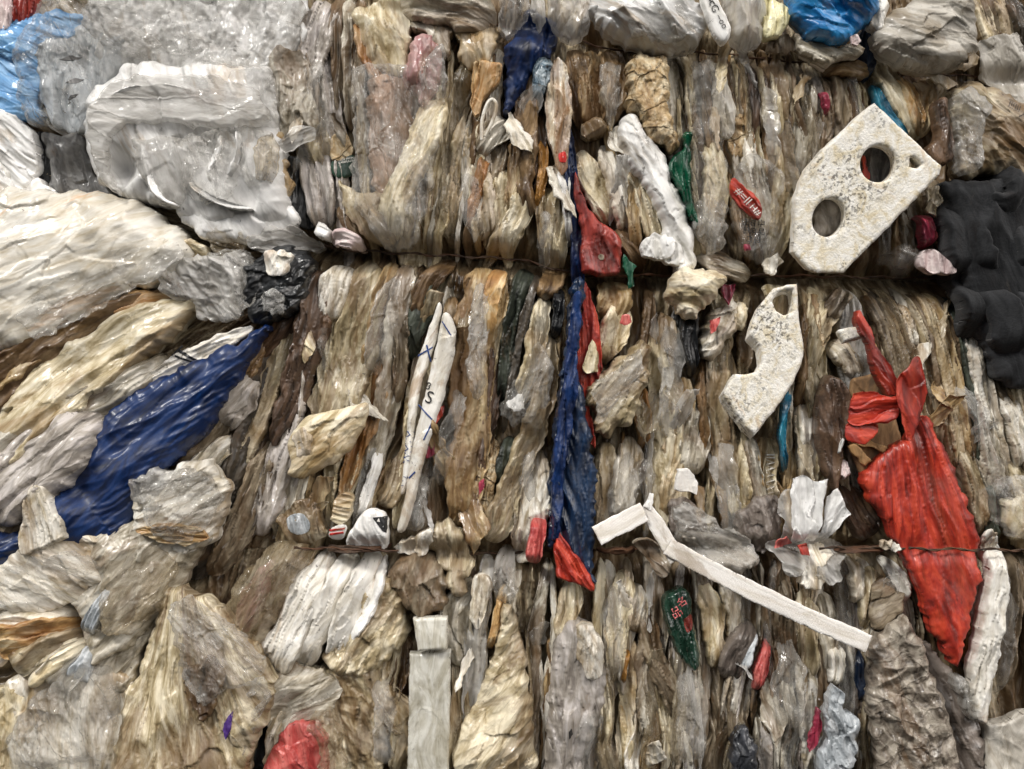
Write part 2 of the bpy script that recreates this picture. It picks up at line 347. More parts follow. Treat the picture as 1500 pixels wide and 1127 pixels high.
STY = dict(
    fold=dict(T=4, r=5, A=5.8, w=9, L=340, cr=0, cs=12, rg=2.0, sp=.12, und=5, us=20, fc=((9, 120, .5, 1.8), (5, 30, .2, .5)), skirt=26),
    thin=dict(T=3, r=3, A=4, w=6, L=340, cr=0, cs=10, rg=1.3, sp=.08, und=3, us=14, fc=((6, 80, .4, 1.2),), skirt=20),
    bag=dict(T=13, r=32, A=2.6, w=26, L=220, cr=0, cs=19, rg=4, sp=.45, und=12, us=62, fc=((40, 110, .24, 1.8), (14, 60, .24, .9))),
    roll=dict(T=6, r=9, A=5.2, w=12, L=280, cr=0, cs=15, rg=2.6, sp=.25, und=7, us=28, fc=((14, 90, .42, 1.8), (6, 40, .26, .6))),
    crumple=dict(T=7, r=13, A=3, w=13, L=120, cr=0, cs=15, rg=5, sp=.9, und=9, us=36, fc=((17, 42, .44, 1.8), (7, 18, .3, .7))),
    sheet=dict(T=1.2, r=4, A=2.0, w=18, L=240, cr=0, cs=17, rg=3.6, skirt=2, sp=.4, und=7, us=44, fc=((24, 80, .28, .8), (9, 30, .15, .3))),
    flat=dict(T=3, r=4, A=1.2, w=20, L=220, cr=0, cs=20, rg=1.0, skirt=5, sp=.3, und=2, us=40, fc=((40, 90, .1, .3),)),
    foam=dict(T=3.5, r=5, A=.4, w=50, L=60, cr=.2, cs=9, rg=.8, skirt=34, noenv=1, sharp=1),
)
ITEMS = []
SEED = [100]
def field(it, x, y):
    """height in mm and fold coordinates at picture-plane points"""
    p = it['p']; sd = it['seed']
    B = it['segs']
    d, bx, by, _, _ = nearest(x, y, B[0], B[1])
    ins = inside_of(x, y, it['polys'])
    G = it['guide']
    if G[0] == 'line':
        ca, sa = math.cos(G[1]), math.sin(G[1]); cx, cy = it['c']
        b = (x - cx) * ca + (y - cy) * sa; a = -(x - cx) * sa + (y - cy) * ca
    elif G[0] == 'fan':
        dx = x - G[1]; dy = y - G[2]; b = np.hypot(dx, dy)
        a = np.arctan2(dy, dx) * (G[3] if len(G) > 3 else 70)
        # seam of the angle is turned away to the least used side
        if len(G) > 4: a = ((np.arctan2(dy, dx) - G[4]) % (2 * math.pi)) * G[3]
    else:
        gp = G[1]; dd, qx, qy, b, ix = nearest(x, y, gp[:-1], gp[1:])
        dv = (gp[1:] - gp[:-1])[ix]; sg = np.sign(dv[:, 0] * (y - qy) - dv[:, 1] * (x - qx)); a = dd * sg
    de = np.where(ins, d, 0)
    rr = p['r'] * (1 + .35 * perlin(x / 30, y / 30, sd + 3))
    t = np.clip(de / rr, 0, 1); e = np.sqrt(np.clip(1 - (1 - t) ** 2, 0, 1))
    z = it['h'] + p['T'] * e
    if not p.get('noenv'): z = z + env(x, y)
    aw = a + 5 * perlin(b / 80, a / 60, sd + 4) + 12 * perlin(b / 210, a / 120, sd + 9)
    f = p['A'] * 1.15 * creases(aw, b, p['w'], p['L'], p.get('sp', .12), sd + 5, p.get('soft', 0.))
    wx = x + 5 * perlin(x / 22, y / 22, sd + 7); wyy = y + 5 * perlin(y / 22, x / 22, sd + 8)
    g = p['cr'] * (3.2 * dish(wx / (p['cs'] * 1.9), wyy / (p['cs'] * 1.9), sd + 10) + 1.4 * dish(wx / (p['cs'] * .8), wyy / (p['cs'] * .8), sd + 11) - 1.2)
    for (fw, fl, sl, stp) in p.get('fc', ()):
        fa, fb, fr = facets(aw + 4 * perlin(x / 26, y / 26, sd + 14), b + 4 * perlin(y / 26, x / 26, sd + 15), fw, fl, sd + int(fw))
        g = g + sl * (fa + fb * .45 * fw / fl * 2) + stp * fr
    if it.get('tot'):
        E = np.clip(np.minimum(b, it['tot'] - b) / min(60, it['tot'] * .3), 0, 1); z = z - p.get('sink', max(24, it['h'] - 14)) * (1 - E) ** 2.2
    if p.get('und'):
        u = p['und']; sc = p.get('us', 46)
        ua = (aw + 12 * perlin(x / 50, y / 50, sd + 30)) / sc; ub = (b + 16 * perlin(y / 55, x / 55, sd + 31)) / (sc * 3.2)
        g = g + u * (1.7 * dish(ua, ub, sd + 32) - .55 + .7 * perlin(x / 60, y / 60, sd + 33))
    if p.get('lean'):
        z = z + p['lean'] * np.clip(a / (p['hw'] + 1e-3), -1.2, 1.2) * e
    z = z + (f + g) * (.25 + .75 * e)
    for (mx, my, mr, ma) in it['bumps']:
        z = z + ma * np.exp(-((x - mx) ** 2 + (y - my) ** 2) / (mr * mr))
    tx, ty = it['tilt']; z = z + tx * (x - it['c'][0]) + ty * (y - it['c'][1])
    return z, a, b, ins, bx, by

def obj_from(name, verts, faces, uvs, m, parent=None):
    me = bpy.data.meshes.new(name)
    V = np.asarray(verts, np.float32); F = np.asarray(faces, np.int32)
    o0 = V.mean(0) if parent is None else Vector((0, 0, 0))
    if parent is None:
        o0 = np.array([V[:, 0].mean(), V[:, 1].mean(), V[:, 2].min()], np.float32)
        V = V - o0
    else:
        V = V - np.array(parent.location, np.float32)
    me.vertices.add(len(V)); me.vertices.foreach_set("co", V.ravel())
    me.loops.add(F.size); me.loops.foreach_set("vertex_index", F.ravel())
    me.polygons.add(len(F)); me.polygons.foreach_set("loop_start", np.arange(len(F), dtype=np.int32) * 4)
    me.polygons.foreach_set("loop_total", np.full(len(F), 4, np.int32))
    me.update(calc_edges=True)
    l = me.uv_layers.new(name="fold"); l.data.foreach_set("uv", np.asarray(uvs, np.float32)[F.ravel()].ravel())
    me.polygons.foreach_set("use_smooth", np.ones(len(F), bool))
    me.materials.append(MATS[m]); me.validate()
    o = bpy.data.objects.new(name, me); COL.objects.link(o)
    if parent is None: o.location = o0
    else: o.parent = parent
    return o
def mesh_item(it, parent=None, name=None, lift=0, m=None, polys=None, segs=None, step=None, skirt=None):
    """sheet grid cut to the outline, then a skirt that turns back into the bale"""
    polys = polys or it['polys']; segs = segs or it['segs']
    allp = np.concatenate(polys); x0, y0 = allp.min(0); x1, y1 = allp.max(0)
    area = (x1 - x0) * (y1 - y0)
    s = step or (1.3 if area < 9000 else 1.6 if area < 40000 else 2.0)
    nx = int((x1 - x0) / s) + 4; ny = int((y1 - y0) / s) + 4
    gx, gy = np.meshgrid(x0 - s * 1.5 + s * np.arange(nx), y0 - s * 1.5 + s * np.arange(ny))
    X = gx.ravel().astype(np.float32); Y = gy.ravel().astype(np.float32)
    X = X + 1e-3
    d, bx, by, _, _ = nearest(X, Y, segs[0], segs[1]); ins = inside_of(X, Y, polys)
    idx = np.arange(nx * ny).reshape(ny, nx)
    q = np.stack([idx[:-1, :-1], idx[:-1, 1:], idx[1:, 1:], idx[1:, :-1]], -1).reshape(-1, 4)
    q = q[(ins[q].sum(1) >= 1) & (((~ins[q]) & (d[q] > 1.8 * s)).sum(1) == 0)]
    if len(q) == 0: return None
    near = (~ins) | (d < .25 * s)
    X = np.where(near, bx, X); Y = np.where(near, by, Y)
    used, inv = np.unique(q, return_inverse=True); q = inv.reshape(-1, 4); X = X[used]; Y = Y[used]
    z, a, b, _, _, _ = field(it, X, Y); z = z + lift
    sh = 1 - it['h'] / 1000 / D
    P = np.stack([(X - 750) / 1000 * sh, -z / 1000, ZC + (563.5 - Y) / 1000 * sh], 1)
    U = np.stack([a / 1000 + it['seed'] * .37, b / 1000 + it['seed'] * .11], 1)
    # q is clockwise in the picture -> flip so that faces look at the lens
    q = q[:, ::-1]
    e = np.concatenate([q[:, [0, 1]], q[:, [1, 2]], q[:, [2, 3]], q[:, [3, 0]]])
    key = np.sort(e, 1); k = key[:, 0].astype(np.int64) * len(P) + key[:, 1]
    uq, first, cnt = np.unique(k, return_index=True, return_counts=True)
    be = e[first[cnt == 1]]
    sk = it['p'].get('skirt', 32) if skirt is None else skirt
    ring = np.unique(be); remap = {v: i for i, v in enumerate(ring)}
    c = np.array([(it['c'][0] - 750) / 1000 * sh, 0, ZC + (563.5 - it['c'][1]) / 1000 * sh])
    R = P[ring].copy(); R[:, 1] += sk / 1000
    R[:, 0] += it['shift'][0] / 1000; R[:, 2] -= it['shift'][1] / 1000
    rU = U[ring].copy(); rU[:, 0] += sk / 1000
    n0 = len(P); bi = np.array([[a0, remap[a0], b0, remap[b0]] for a0, b0 in be])
    fs = np.stack([bi[:, 2], bi[:, 0], n0 + bi[:, 1], n0 + bi[:, 3]], 1)
    o = obj_from(name or it['name'], np.concatenate([P, R]), np.concatenate([q, fs]), np.concatenate([U, rU]), m or it['m'], parent)
    return o
def mkitem(name, m, h, outline, style='fold', guide=None, holes=(), bumps=(), tilt=(0, 0), shift=(0, 0), **kw):
    p = dict(STY[style]); p.update(kw); SEED[0] += 17; sd = SEED[0]
    P = np.array(outline, np.float32)
    q_ = np.roll(P, -1, 0); ar = abs((P[:, 0] * q_[:, 1] - q_[:, 0] * P[:, 1]).sum()) / 2
    if ar < 1000 and style != 'foam' and guide is None or (ar < 1000 and style in ('thin', 'fold') and len(P) < 14):
        p['T'] *= .35; p['sharp'] = 1; p['rg'] = max(p['rg'], 2.2); p['skirt'] = 8; p['und'] = 1.5
    if p.get('sharp'): P = densify(P)
    else:                                          # corners barely eased: torn sheets end in angles
        P = densify(P, 5)
        for _ in range(2): P = .25 * np.roll(P, 1, 0) + .5 * P + .25 * np.roll(P, -1, 0)
    if not p.get('sharp'): P = densify(P, 4)
    P = rag(P, p['rg'], sd)
    polys = [P] + [np.array(q, np.float32) for q in holes]
    it = dict(name=name, m=m, h=h, p=p, seed=sd, polys=polys, bumps=bumps, tilt=tilt, shift=shift,
              segs=(np.concatenate(polys), np.concatenate([np.roll(q, -1, 0) for q in polys])), c=P.mean(0))
    if guide is None: guide = 90
    if isinstance(guide, (int, float)): guide = ('line', math.radians(guide))
    it['guide'] = guide
    return it
LABELS = {}
def tag(o, label, cat, group=None, kind=None):
    if label: o['label'] = label
    if cat: o['category'] = cat
    if group: o['group'] = group
    if kind: o['kind'] = kind
    return o
def P(name, m, h, outline, style, label, cat, guide=None, group=None, **kw):
    """a patch of film, paper or foam traced by its outline; guide = direction of its folds in degrees (picture, y down)"""
    mx = sum(q[0] for q in outline) / len(outline); my = sum(q[1] for q in outline) / len(outline)
    if mx > 440 and my > 70 and style in ('crumple', 'bag', 'roll') and name in ('plastic_bag', 'plastic_film') and not kw.get('noenv') and m[:5] != 'clear': h -= 13
    if mx < 440 and style in ('bag', 'crumple') and m[:5] != 'clear' and 'wrap' not in label and my > 100 and 'milky' not in label:
        outline = [(mx + (qx - mx) * 1.1, my + (qy - my) * 1.1) for qx, qy in outline]; kw.setdefault('T', STY[style]['T']); kw['T'] *= .8
        kw.setdefault('soft', .75); kw['A'] = kw.get('A', STY[style]['A']) * 1.3
    it = mkitem(name, m, h, outline, style, guide, **kw)
    o = mesh_item(it); tag(o, label, cat, group); it['o'] = o; ITEMS.append(it); return it
def strip_outline(pts, sd, rigid=False):
    c = cr_open(pts, 8); xy = c[:, :2].copy(); w = c[:, 2] / 2 * (1 if rigid else 1.18)
    d = np.gradient(xy, axis=0); d /= np.hypot(d[:, 0], d[:, 1])[:, None] + 1e-6; n = np.stack([-d[:, 1], d[:, 0]], 1)
    s_ = np.concatenate([[0], np.cumsum(np.hypot(*(xy[1:] - xy[:-1]).T))]); tot = s_[-1]
    wl = wr = w
    if not rigid:
        wl = w * (1 + .3 * perlin(s_ / 34, s_ * 0 + .3, sd)); wr = w * (1 + .3 * perlin(s_ / 34, s_ * 0 + .7, sd + 3))
        end = np.minimum(s_, tot - s_) / np.maximum(1, np.minimum(tot * .3, w.max() * 2.2)); tp = np.clip(.5 + end, 0, 1)
        wl = wl * tp; wr = wr * tp
    return np.concatenate([xy + n * wl[:, None], (xy - n * wr[:, None])[::-1]]), xy
def mkstrip(name, m, h, pts, style='fold', **kw):
    flatt = style in ('flat', 'foam')
    ol, xy = strip_outline(pts, SEED[0], flatt); kw.setdefault('rg', STY[style]['rg'])
    if not flatt:
        kw.setdefault('lean', (1 if (SEED[0] // 17) % 3 else -1) * min(9, .2 * max(p[2] for p in pts) + 2)); kw.setdefault('hw', max(p[2] for p in pts) / 2)
    it = mkitem(name, m, h, ol[::2] if len(ol) > 40 else ol, style, ('curve', xy[::2] if len(xy) > 12 else xy), **kw)
    if not flatt: it['tot'] = float(np.hypot(*(xy[1:] - xy[:-1]).T).sum())
    return it
def Z(name, m, h, pts, style, label, cat, group=None, **kw):
    """a long fold laid along a centre line of (x, y, width)"""
    if pts[0][0] < 300 and style in ('roll', 'fold'): kw.setdefault('soft', .7); kw.setdefault('w', 17); kw.setdefault('fc', ((22, 200, .3, 1.2),))
    if name == 'film_fold' and pts[0][0] > 380: h = 24 + (h - 24) * .5
    it = mkstrip(name, m, h, pts, style, **kw)
    o = mesh_item(it); tag(o, label, cat, group); it['o'] = o; ITEMS.append(it); return it
def part(it, name, m, outline, lift=1.0, label=None, sharp=True, rg=.4, skirt=1.2):
    """print, label or patch lying on its thing's own surface"""
    Pn = densify(np.array(outline, np.float32), 3) if sharp else densify(cr_closed(outline, 5), 3)
    Pn = rag(Pn, rg, it['seed'] + 77)
    o = mesh_item(it, it['o'], name, lift, m, [Pn], (Pn, np.roll(Pn, -1, 0)), 1.2, skirt)
    if o is not None and label: o['label'] = label
    return o
def writing(it, text, x, y, size, rot, m, name='printed_lettering', lift=1.3, sx=1.0):
    cu = bpy.data.curves.new("lettering", 'FONT'); cu.body = text; cu.size = size; cu.align_x = 'CENTER'; cu.align_y = 'CENTER'
    cu.resolution_u = 3
    t = bpy.data.objects.new("lettering", cu); COL.objects.link(t)
    bpy.context.view_layer.update()
    dg = bpy.context.evaluated_depsgraph_get(); me = bpy.data.meshes.new_from_object(t.evaluated_get(dg))
    bpy.data.objects.remove(t)
    n = len(me.vertices)
    if n == 0: return
    co = np.zeros(n * 3, np.float32); me.vertices.foreach_get("co", co); co = co.reshape(-1, 3)
    r = math.radians(rot); c, s = math.cos(r), math.sin(r)
    u = co[:, 0] * sx; v = -co[:, 1]
    X = (x + u * c - v * s).astype(np.float32); Y = (y + u * s + v * c).astype(np.float32)
    z, _, _, _, _, _ = field(it, X, Y); z = z + lift; sh = 1 - it['h'] / 1000 / D
    V = np.stack([(X - 750) / 1000 * sh, -z / 1000, ZC + (563.5 - Y) / 1000 * sh], 1) - np.array(it['o'].location)
    me.vertices.foreach_set("co", V.astype(np.float32).ravel()); me.update(); me.name = name
    me.materials.clear(); me.materials.append(MATS[m]); l = me.uv_layers.new(name="fold")
    o = bpy.data.objects.new(name, me); COL.objects.link(o); o.parent = it['o']; return o
def tube(name, pts, r, m, parent=None, twist=0, sides=8):
    """round wire or cord through (x, y, h) points"""
    c = cr_open(pts, 10); n = len(c); V = []; U = []; F = []
    W = np.array([W3(*q) for q in c]); d = np.gradient(W, axis=0); d /= np.linalg.norm(d, axis=1)[:, None]
    acc = 0
    for st in ((0,) if not twist else (0, 1)):
        base = len(V)
        for i in range(n):
            t = d[i]; a = np.cross(t, (0, 1, 0.01)); a /= np.linalg.norm(a); b = np.cross(t, a)
            if i: acc += np.linalg.norm(W[i] - W[i - 1])
            off = 0
            if twist:
                ph = i * twist + st * math.pi; off = (a * math.cos(ph) + b * math.sin(ph)) * r / 1000 * .9
            for k in range(sides):
                th = 2 * math.pi * k / sides
                V.append(W[i] + off + (a * math.cos(th) + b * math.sin(th)) * r / 1000); U.append((th * r / 1000, acc))
        for i in range(n - 1):
            for k in range(sides):
                F.append((base + i * sides + k, base + i * sides + (k + 1) % sides, base + (i + 1) * sides + (k + 1) % sides, base + (i + 1) * sides + k))
    return obj_from(name, V, F, U, m, parent)

# ================================================================ the packed mass behind everything
mat('mass', ['c0b296', '7f6f56', '3a2f22'], samt=.48, rough=.4, coat=.2, stsc=6)  # darkest tone deepened so shade between the pleats is partly in the colour
def packed_mass():
    s = 2.0; x = np.arange(-170, 1672, s, dtype=np.float32); y = np.arange(-130, 1260, s, dtype=np.float32)
    gx, gy = np.meshgrid(x, y); X = gx.ravel(); Y = gy.ravel()
    band = np.where(Y < wy(1, X), 0, np.where(Y < wy(2, X), 1, 2))
    A = np.zeros_like(X); Bc = Y.copy()
    for k in range(3):
        sel = band == k; a = X[sel].copy()
        for _ in range(3): a = X[sel] - lerp_tab(a, K[k]) * (Y[sel] - BTOP[k])
        A[sel] = a
    left = X < 400
    A = np.where(left, np.arctan2(Y - 380, 470 - X) * 420, A); Bc = np.where(left, np.hypot(Y - 380, 470 - X), Bc)
    aw = A + 8 * perlin(X / 40, Y / 70, 31) + 18 * perlin(X / 110, Y / 150, 32)
    z = -6 + env(X, Y)
    f1, f2, f3 = facets(aw, Bc + band * 700, 12, 150, 44); z += 10 + 12 * creases(aw, Bc + band * 700, 7.5, 300, .07, 33) + .45 * f1 + 3.0 * f3 + 9 * perlin(aw / 26, Bc / 170, 61)
    sh = 1.0
    V = np.stack([(X - 750) / 1000, -z / 1000, ZC + (563.5 - Y) / 1000], 1)
    U = np.stack([A / 1000, Bc / 1000 + band * .6], 1)
    ny, nx = gx.shape; idx = np.arange(nx * ny).reshape(ny, nx)
    q = np.stack([idx[:-1, :-1], idx[1:, :-1], idx[1:, 1:], idx[:-1, 1:]], -1).reshape(-1, 4)
    o = obj_from('packed_film', V, q, U, 'mass')
    tag(o, 'tightly packed mass of dirty crushed film filling the bale between the larger pieces', 'packed film', kind='stuff')
packed_mass()

BAG, SHEET, SCRAP, FOLD = 'plastic bag', 'plastic film', 'plastic scrap', 'film fold'
# ================================================================ top left corner
P('plastic_bag', 'skyblue', 22, [(-40, 50), (38, 26), (88, 14), (130, 22), (118, 48), (80, 72), (60, 110), (56, 182), (28, 176), (-40, 165)], 'bag', 'light blue plastic bag behind the clear wrap at the left edge', BAG, guide=20)
P('plastic_scrap', 'darkred', 30, [(14, -8), (55, -8), (48, 20), (35, 33), (15, 30)], 'fold', 'small dark maroon scrap in the top left corner', SCRAP)
P('plastic_scrap', 'palepink', 32, [(-40, -20), (16, -20), (18, 20), (12, 45), (-40, 55)], 'fold', 'pale pink scrap at the very corner beside the maroon scrap', SCRAP)
P('plastic_bag', 'grey', 12, [(60, 195), (122, 198), (138, 255), (180, 292), (120, 302), (75, 290), (72, 240)], 'bag', 'torn dark grey film sack hanging in the gap under the clear wrap', BAG, guide=75, T=12) ['o'].data.materials.__setitem__(0, MATS['charcoal'])
P('plastic_scrap', 'black', 8, [(48, 190), (76, 194), (84, 262), (66, 285), (50, 250)], 'fold', 'black patch left of the dark grey sack', SCRAP)  # plain black patch set deep, left of the sack
P('foam_sheet', 'whitefilm', 34, [(-40, 150), (20, 165), (45, 190), (55, 225), (48, 262), (20, 300), (-40, 310)], 'roll', 'pale pinkish white foam film lump on the left edge above the stained bag', 'foam film', guide=40)
P('foam_sheet', 'whitefoam', 30, [(-30, 235), (20, 240), (52, 262), (76, 282), (60, 300), (30, 292), (-30, 320)], 'crumple', 'ragged white foam tatter just above the orange stained bag', 'foam film')
P('plastic_bag', 'whitefilm', 18, [(130, -30), (450, -30), (450, 60), (400, 120), (330, 130), (220, 110), (140, 90)], 'crumple', 'white film packed under the crinkled glossy heap at the top left edge', BAG)
P('plastic_bag', 'clear', 40, [(128, -20), (250, -20), (440, -20), (440, 45), (410, 90), (350, 118), (240, 98), (165, 75), (120, 30)], 'crumple', 'crinkled glossy clear film heap along the top left edge', BAG, guide=10, T=20, fc=((24, 34, .6, 3), (10, 16, .6, 1.4)))
P('plastic_film', 'clear', 40, [(55, 5), (95, -12), (140, -10), (170, 30), (235, 60), (180, 92), (150, 125), (142, 165), (132, 197), (85, 190), (45, 180), (28, 130), (26, 70)], 'crumple', 'transparent wrap with three dark slots bulging over the blue bag', 'clear wrap', guide=60, T=30, A=3, fc=((34, 60, .35, 1.5), (14, 30, .3, .8)))
P('plastic_bag', 'lightgrey', 14, [(60, 60), (130, 30), (190, 60), (180, 130), (140, 196), (80, 190), (58, 140)], 'bag', 'pale grey film seen through the transparent slotted wrap', BAG)
ITEMS.append(ITEMS.pop(-2))
it = ITEMS[-1]
for q in ([(100, 97), (113, 90), (128, 90), (117, 97)], [(106, 130), (120, 122), (133, 123), (122, 130)], [(106, 158), (116, 150), (127, 145), (121, 154)]):
    part(it, 'air_slot', 'charcoal', q)
P('plastic_bag', 'whitefilm', 46, [(135, 135), (170, 112), (182, 95), (240, 95), (330, 92), (400, 100), (404, 150), (412, 205), (424, 262), (428, 320), (380, 340), (300, 338), (270, 318), (232, 298), (180, 290), (148, 268), (128, 215), (125, 170)], 'bag', 'large milky white bag folded open in a loop, upper left', BAG, guide=62, T=34, A=1.5, w=40, und=12, us=90, fc=((70, 120, .16, 1),), bumps=[(182, 248, 20, -46), (250, 190, 40, 10)])
it = ITEMS[-1]
P('plastic_bag', 'clearwhite', 84, [(150, 130), (200, 112), (300, 108), (380, 130), (398, 175), (340, 190), (240, 178), (178, 184), (158, 215), (162, 262), (178, 290), (146, 262), (130, 215), (130, 165)], 'sheet', 'thick white folded rim curling round the loop of the milky bag', BAG, guide=8, T=14, A=1, und=6, us=70, fc=((60, 120, .12, .5),), skirt=14)
P('plastic_film', 'clearwhite', 80, [(192, 205), (250, 196), (300, 200), (290, 240), (268, 300), (232, 298), (206, 262)], 'bag', 'smooth translucent tongue of film below the folded white rim', SHEET, guide=70, T=20, A=1.5, und=5, fc=((40, 60, .15, .6),))
P('plastic_film', 'clear', 88, [(270, 195), (340, 182), (395, 190), (396, 255), (370, 270), (350, 255), (335, 285), (300, 300), (262, 278)], 'crumple', 'shiny clear flap with bright creases on the milky bag', SHEET, guide=75, A=3)
P('plastic_film', 'clear', 74, [(330, 105), (395, 98), (405, 150), (402, 190), (372, 180), (340, 150)], 'crumple', 'glassy clear pocket at the right shoulder of the milky bag', SHEET, guide=70, A=6)
P('plastic_bag', 'cream', 50, [(385, 188), (412, 195), (420, 235), (428, 275), (424, 312), (402, 318), (388, 280)], 'crumple', 'yellowed dirty film edge on the right side of the milky bag', BAG, guide=85)
P('plastic_film', 'whitefilm', 56, [(258, 292), (330, 270), (400, 285), (440, 320), (420, 352), (350, 358), (296, 345), (262, 322)], 'bag', 'soft white skirt of film hanging under the milky bag', SHEET, guide=60, A=2, fc=((40, 90, .2, 1),))
P('plastic_film', 'grey', 40, [(402, 75), (442, 82), (455, 120), (460, 182), (432, 200), (408, 190), (402, 130)], 'crumple', 'crinkled grey film pad right of the glassy pocket', SHEET, guide=82)
P('plastic_scrap', 'clearwhite', 62, [(400, 212), (425, 186), (464, 184), (462, 198), (440, 216), (418, 224)], 'sheet', 'torn whitish film corner sticking out over the black gap', SCRAP, guide=-30)
P('plastic_bag', 'black', 36, [(420, 226), (440, 232), (452, 290), (462, 332), (440, 334), (424, 312)], 'fold', 'black sheet painting the shade in the tall gap beside the milky bag', BAG)  # black sheet stands in for the shade inside this gap
for pts, lb in [
    ([(345, 185, 5), (350, 215, 8), (342, 248, 9), (330, 262, 5)], 'right bright arc'), ([(322, 192, 4), (318, 225, 8), (306, 248, 8), (308, 268, 4)], 'left bright arc'),
    ([(205, 205, 4), (214, 250, 8), (236, 292, 7), (262, 300, 4)], 'long curved lip'), ([(270, 262, 4), (292, 280, 8), (330, 300, 8), (372, 306, 4)], 'slanting lip'),
    ([(150, 160, 5), (175, 138, 9), (230, 128, 9), (290, 132, 5)], 'upper lip')]:
    Z('film_crease', 'whitefilm', 92, pts, 'thin', lb + ' of stiff film on the milky white bag', FOLD, sink=8, und=1)
Z('plastic_film', 'cleartan', 96, [(388, 180, 10), (392, 230, 26), (384, 280, 20)], 'sheet', 'brown speckled clear patch at the right side of the milky white bag', SHEET)
# ---- large white bag, lower left
P('plastic_bag', 'whiteorange', 52, [(-60, 300), (30, 286), (100, 288), (165, 294), (215, 312), (252, 340), (272, 368), (262, 392), (225, 408), (160, 440), (95, 478), (40, 500), (-60, 512)], 'bag', 'big swollen white bag with orange stains on the left edge', BAG, guide=-24, T=55, r=85, A=2.5, w=36, L=300, und=7, us=90, fc=((60, 140, .1, .8), (18, 70, .14, .3)))
it = ITEMS[-1]
P('plastic_film', 'clear', 100, [(20, 470), (60, 418), (130, 392), (190, 352), (250, 350), (272, 372), (235, 404), (170, 436), (110, 470), (50, 500)], 'sheet', 'thin glossy film skin along the lower rim of the swollen bag', SHEET, guide=-30)
Z('film_roll', 'rust', 40, [(238, 424, 22), (170, 462, 44), (90, 500, 56), (10, 560, 62), (-50, 610, 62)], 'roll', 'brown crinkled film roll right under the swollen white bag', 'film roll', T=26)
Z('film_roll', 'orange', 58, [(236, 432, 22), (200, 445, 30), (150, 470, 22)], 'roll', 'short orange tan twist at the tip of the brown roll', 'film roll')
Z('film_fold', 'cream', 48, [(288, 440, 24), (220, 478, 62), (130, 540, 78), (50, 610, 76), (-40, 700, 70)], 'roll', 'broad yellowish film fold fanning down from the small clear bag', FOLD, T=30, A=9)
Z('film_fold', 'tan', 56, [(-40, 570, 50), (20, 530, 44), (75, 500, 26)], 'fold', 'brown streaked fold on the left edge under the brown roll', FOLD)
Z('film_fold', 'grey', 50, [(240, 520, 26), (180, 575, 52), (110, 610, 60), (30, 670, 70), (-40, 740, 60)], 'roll', 'smooth grey film fold above the round ended bulge', FOLD, T=26)
Z('film_fold', 'mauve', 70, [(166, 605, 44), (120, 632, 72), (60, 680, 84), (0, 730, 80), (-40, 770, 60)], 'roll', 'round ended greyish bulge of film beside the blue bag', FOLD, T=30, r=34, A=5)
Z('film_fold', 'cream', 78, [(150, 592, 20), (90, 620, 24), (40, 665, 22), (0, 720, 22)], 'fold', 'pale rim running over the round ended bulge', FOLD)
Z('film_fold', 'dim', 62, [(60, 700, 30), (20, 745, 40), (-30, 800, 40)], 'fold', 'dull grey fold at the left edge above the blue bag tail', FOLD)
P('plastic_bag', 'clearwhite', 66, [(222, 392), (258, 372), (330, 374), (352, 366), (362, 400), (345, 440), (358, 462), (330, 470), (290, 468), (276, 440), (240, 430)], 'crumple', 'small see-through white bag right of the swollen bag', BAG, guide=50)
P('plastic_film', 'clear', 74, [(300, 372), (352, 362), (380, 380), (372, 440), (350, 470), (320, 458), (338, 420)], 'sheet', 'curled transparent strip of film beside the black shiny knot', SHEET, guide=70)
P('plastic_bag', 'cream', 58, [(216, 345), (262, 348), (305, 360), (300, 380), (255, 384), (228, 398)], 'roll', 'small yellow white film tuft above the see-through bag', BAG, guide=20)
P('plastic_film', 'cleartan', 64, [(300, 330), (345, 325), (372, 350), (350, 370), (320, 378), (302, 360)], 'crumple', 'greyish brown wrinkled flap under the white skirt', SHEET, guide=40)
P('plastic_film', 'clearwhite', 66, [(362, 352), (392, 332), (430, 332), (462, 345), (470, 360), (430, 366), (395, 372), (368, 372)], 'crumple', 'clear ribbon of film along the top of the black knot', SHEET, guide=5)
P('plastic_bag', 'black', 56, [(362, 392), (385, 372), (430, 362), (455, 385), (452, 430), (425, 455), (400, 470), (370, 468), (358, 430)], 'crumple', 'shiny black bag knotted left of the second wire', BAG, guide=-30, T=28)
P('plastic_film', 'clear', 84, [(384, 432), (400, 424), (416, 428), (416, 452), (398, 462), (384, 450)], 'crumple', 'little clear bubble caught in the black knot', SHEET)
P('plastic_scrap', 'paper', 82, [(386, 372), (405, 364), (426, 374), (424, 392), (405, 400), (388, 392)], 'crumple', 'crinkled silvery scrap on top of the black knot', SCRAP)
P('paper_sack', 'paper', 60, [(196, 572), (206, 556), (240, 528), (268, 512), (318, 490), (352, 480), (372, 478), (352, 500), (310, 522), (262, 546), (232, 560)], 'fold', 'dirty white paper sack edge lying over the blue bag', 'paper sack', guide=-28, skirt=14)
for q in ([(262, 512), (300, 534), (297, 537), (260, 515)], [(256, 520), (288, 532), (286, 534), (255, 523)], [(268, 508), (252, 522), (250, 520), (266, 506)]):
    part(ITEMS[-1], 'scratch_mark', 'blackink', q)
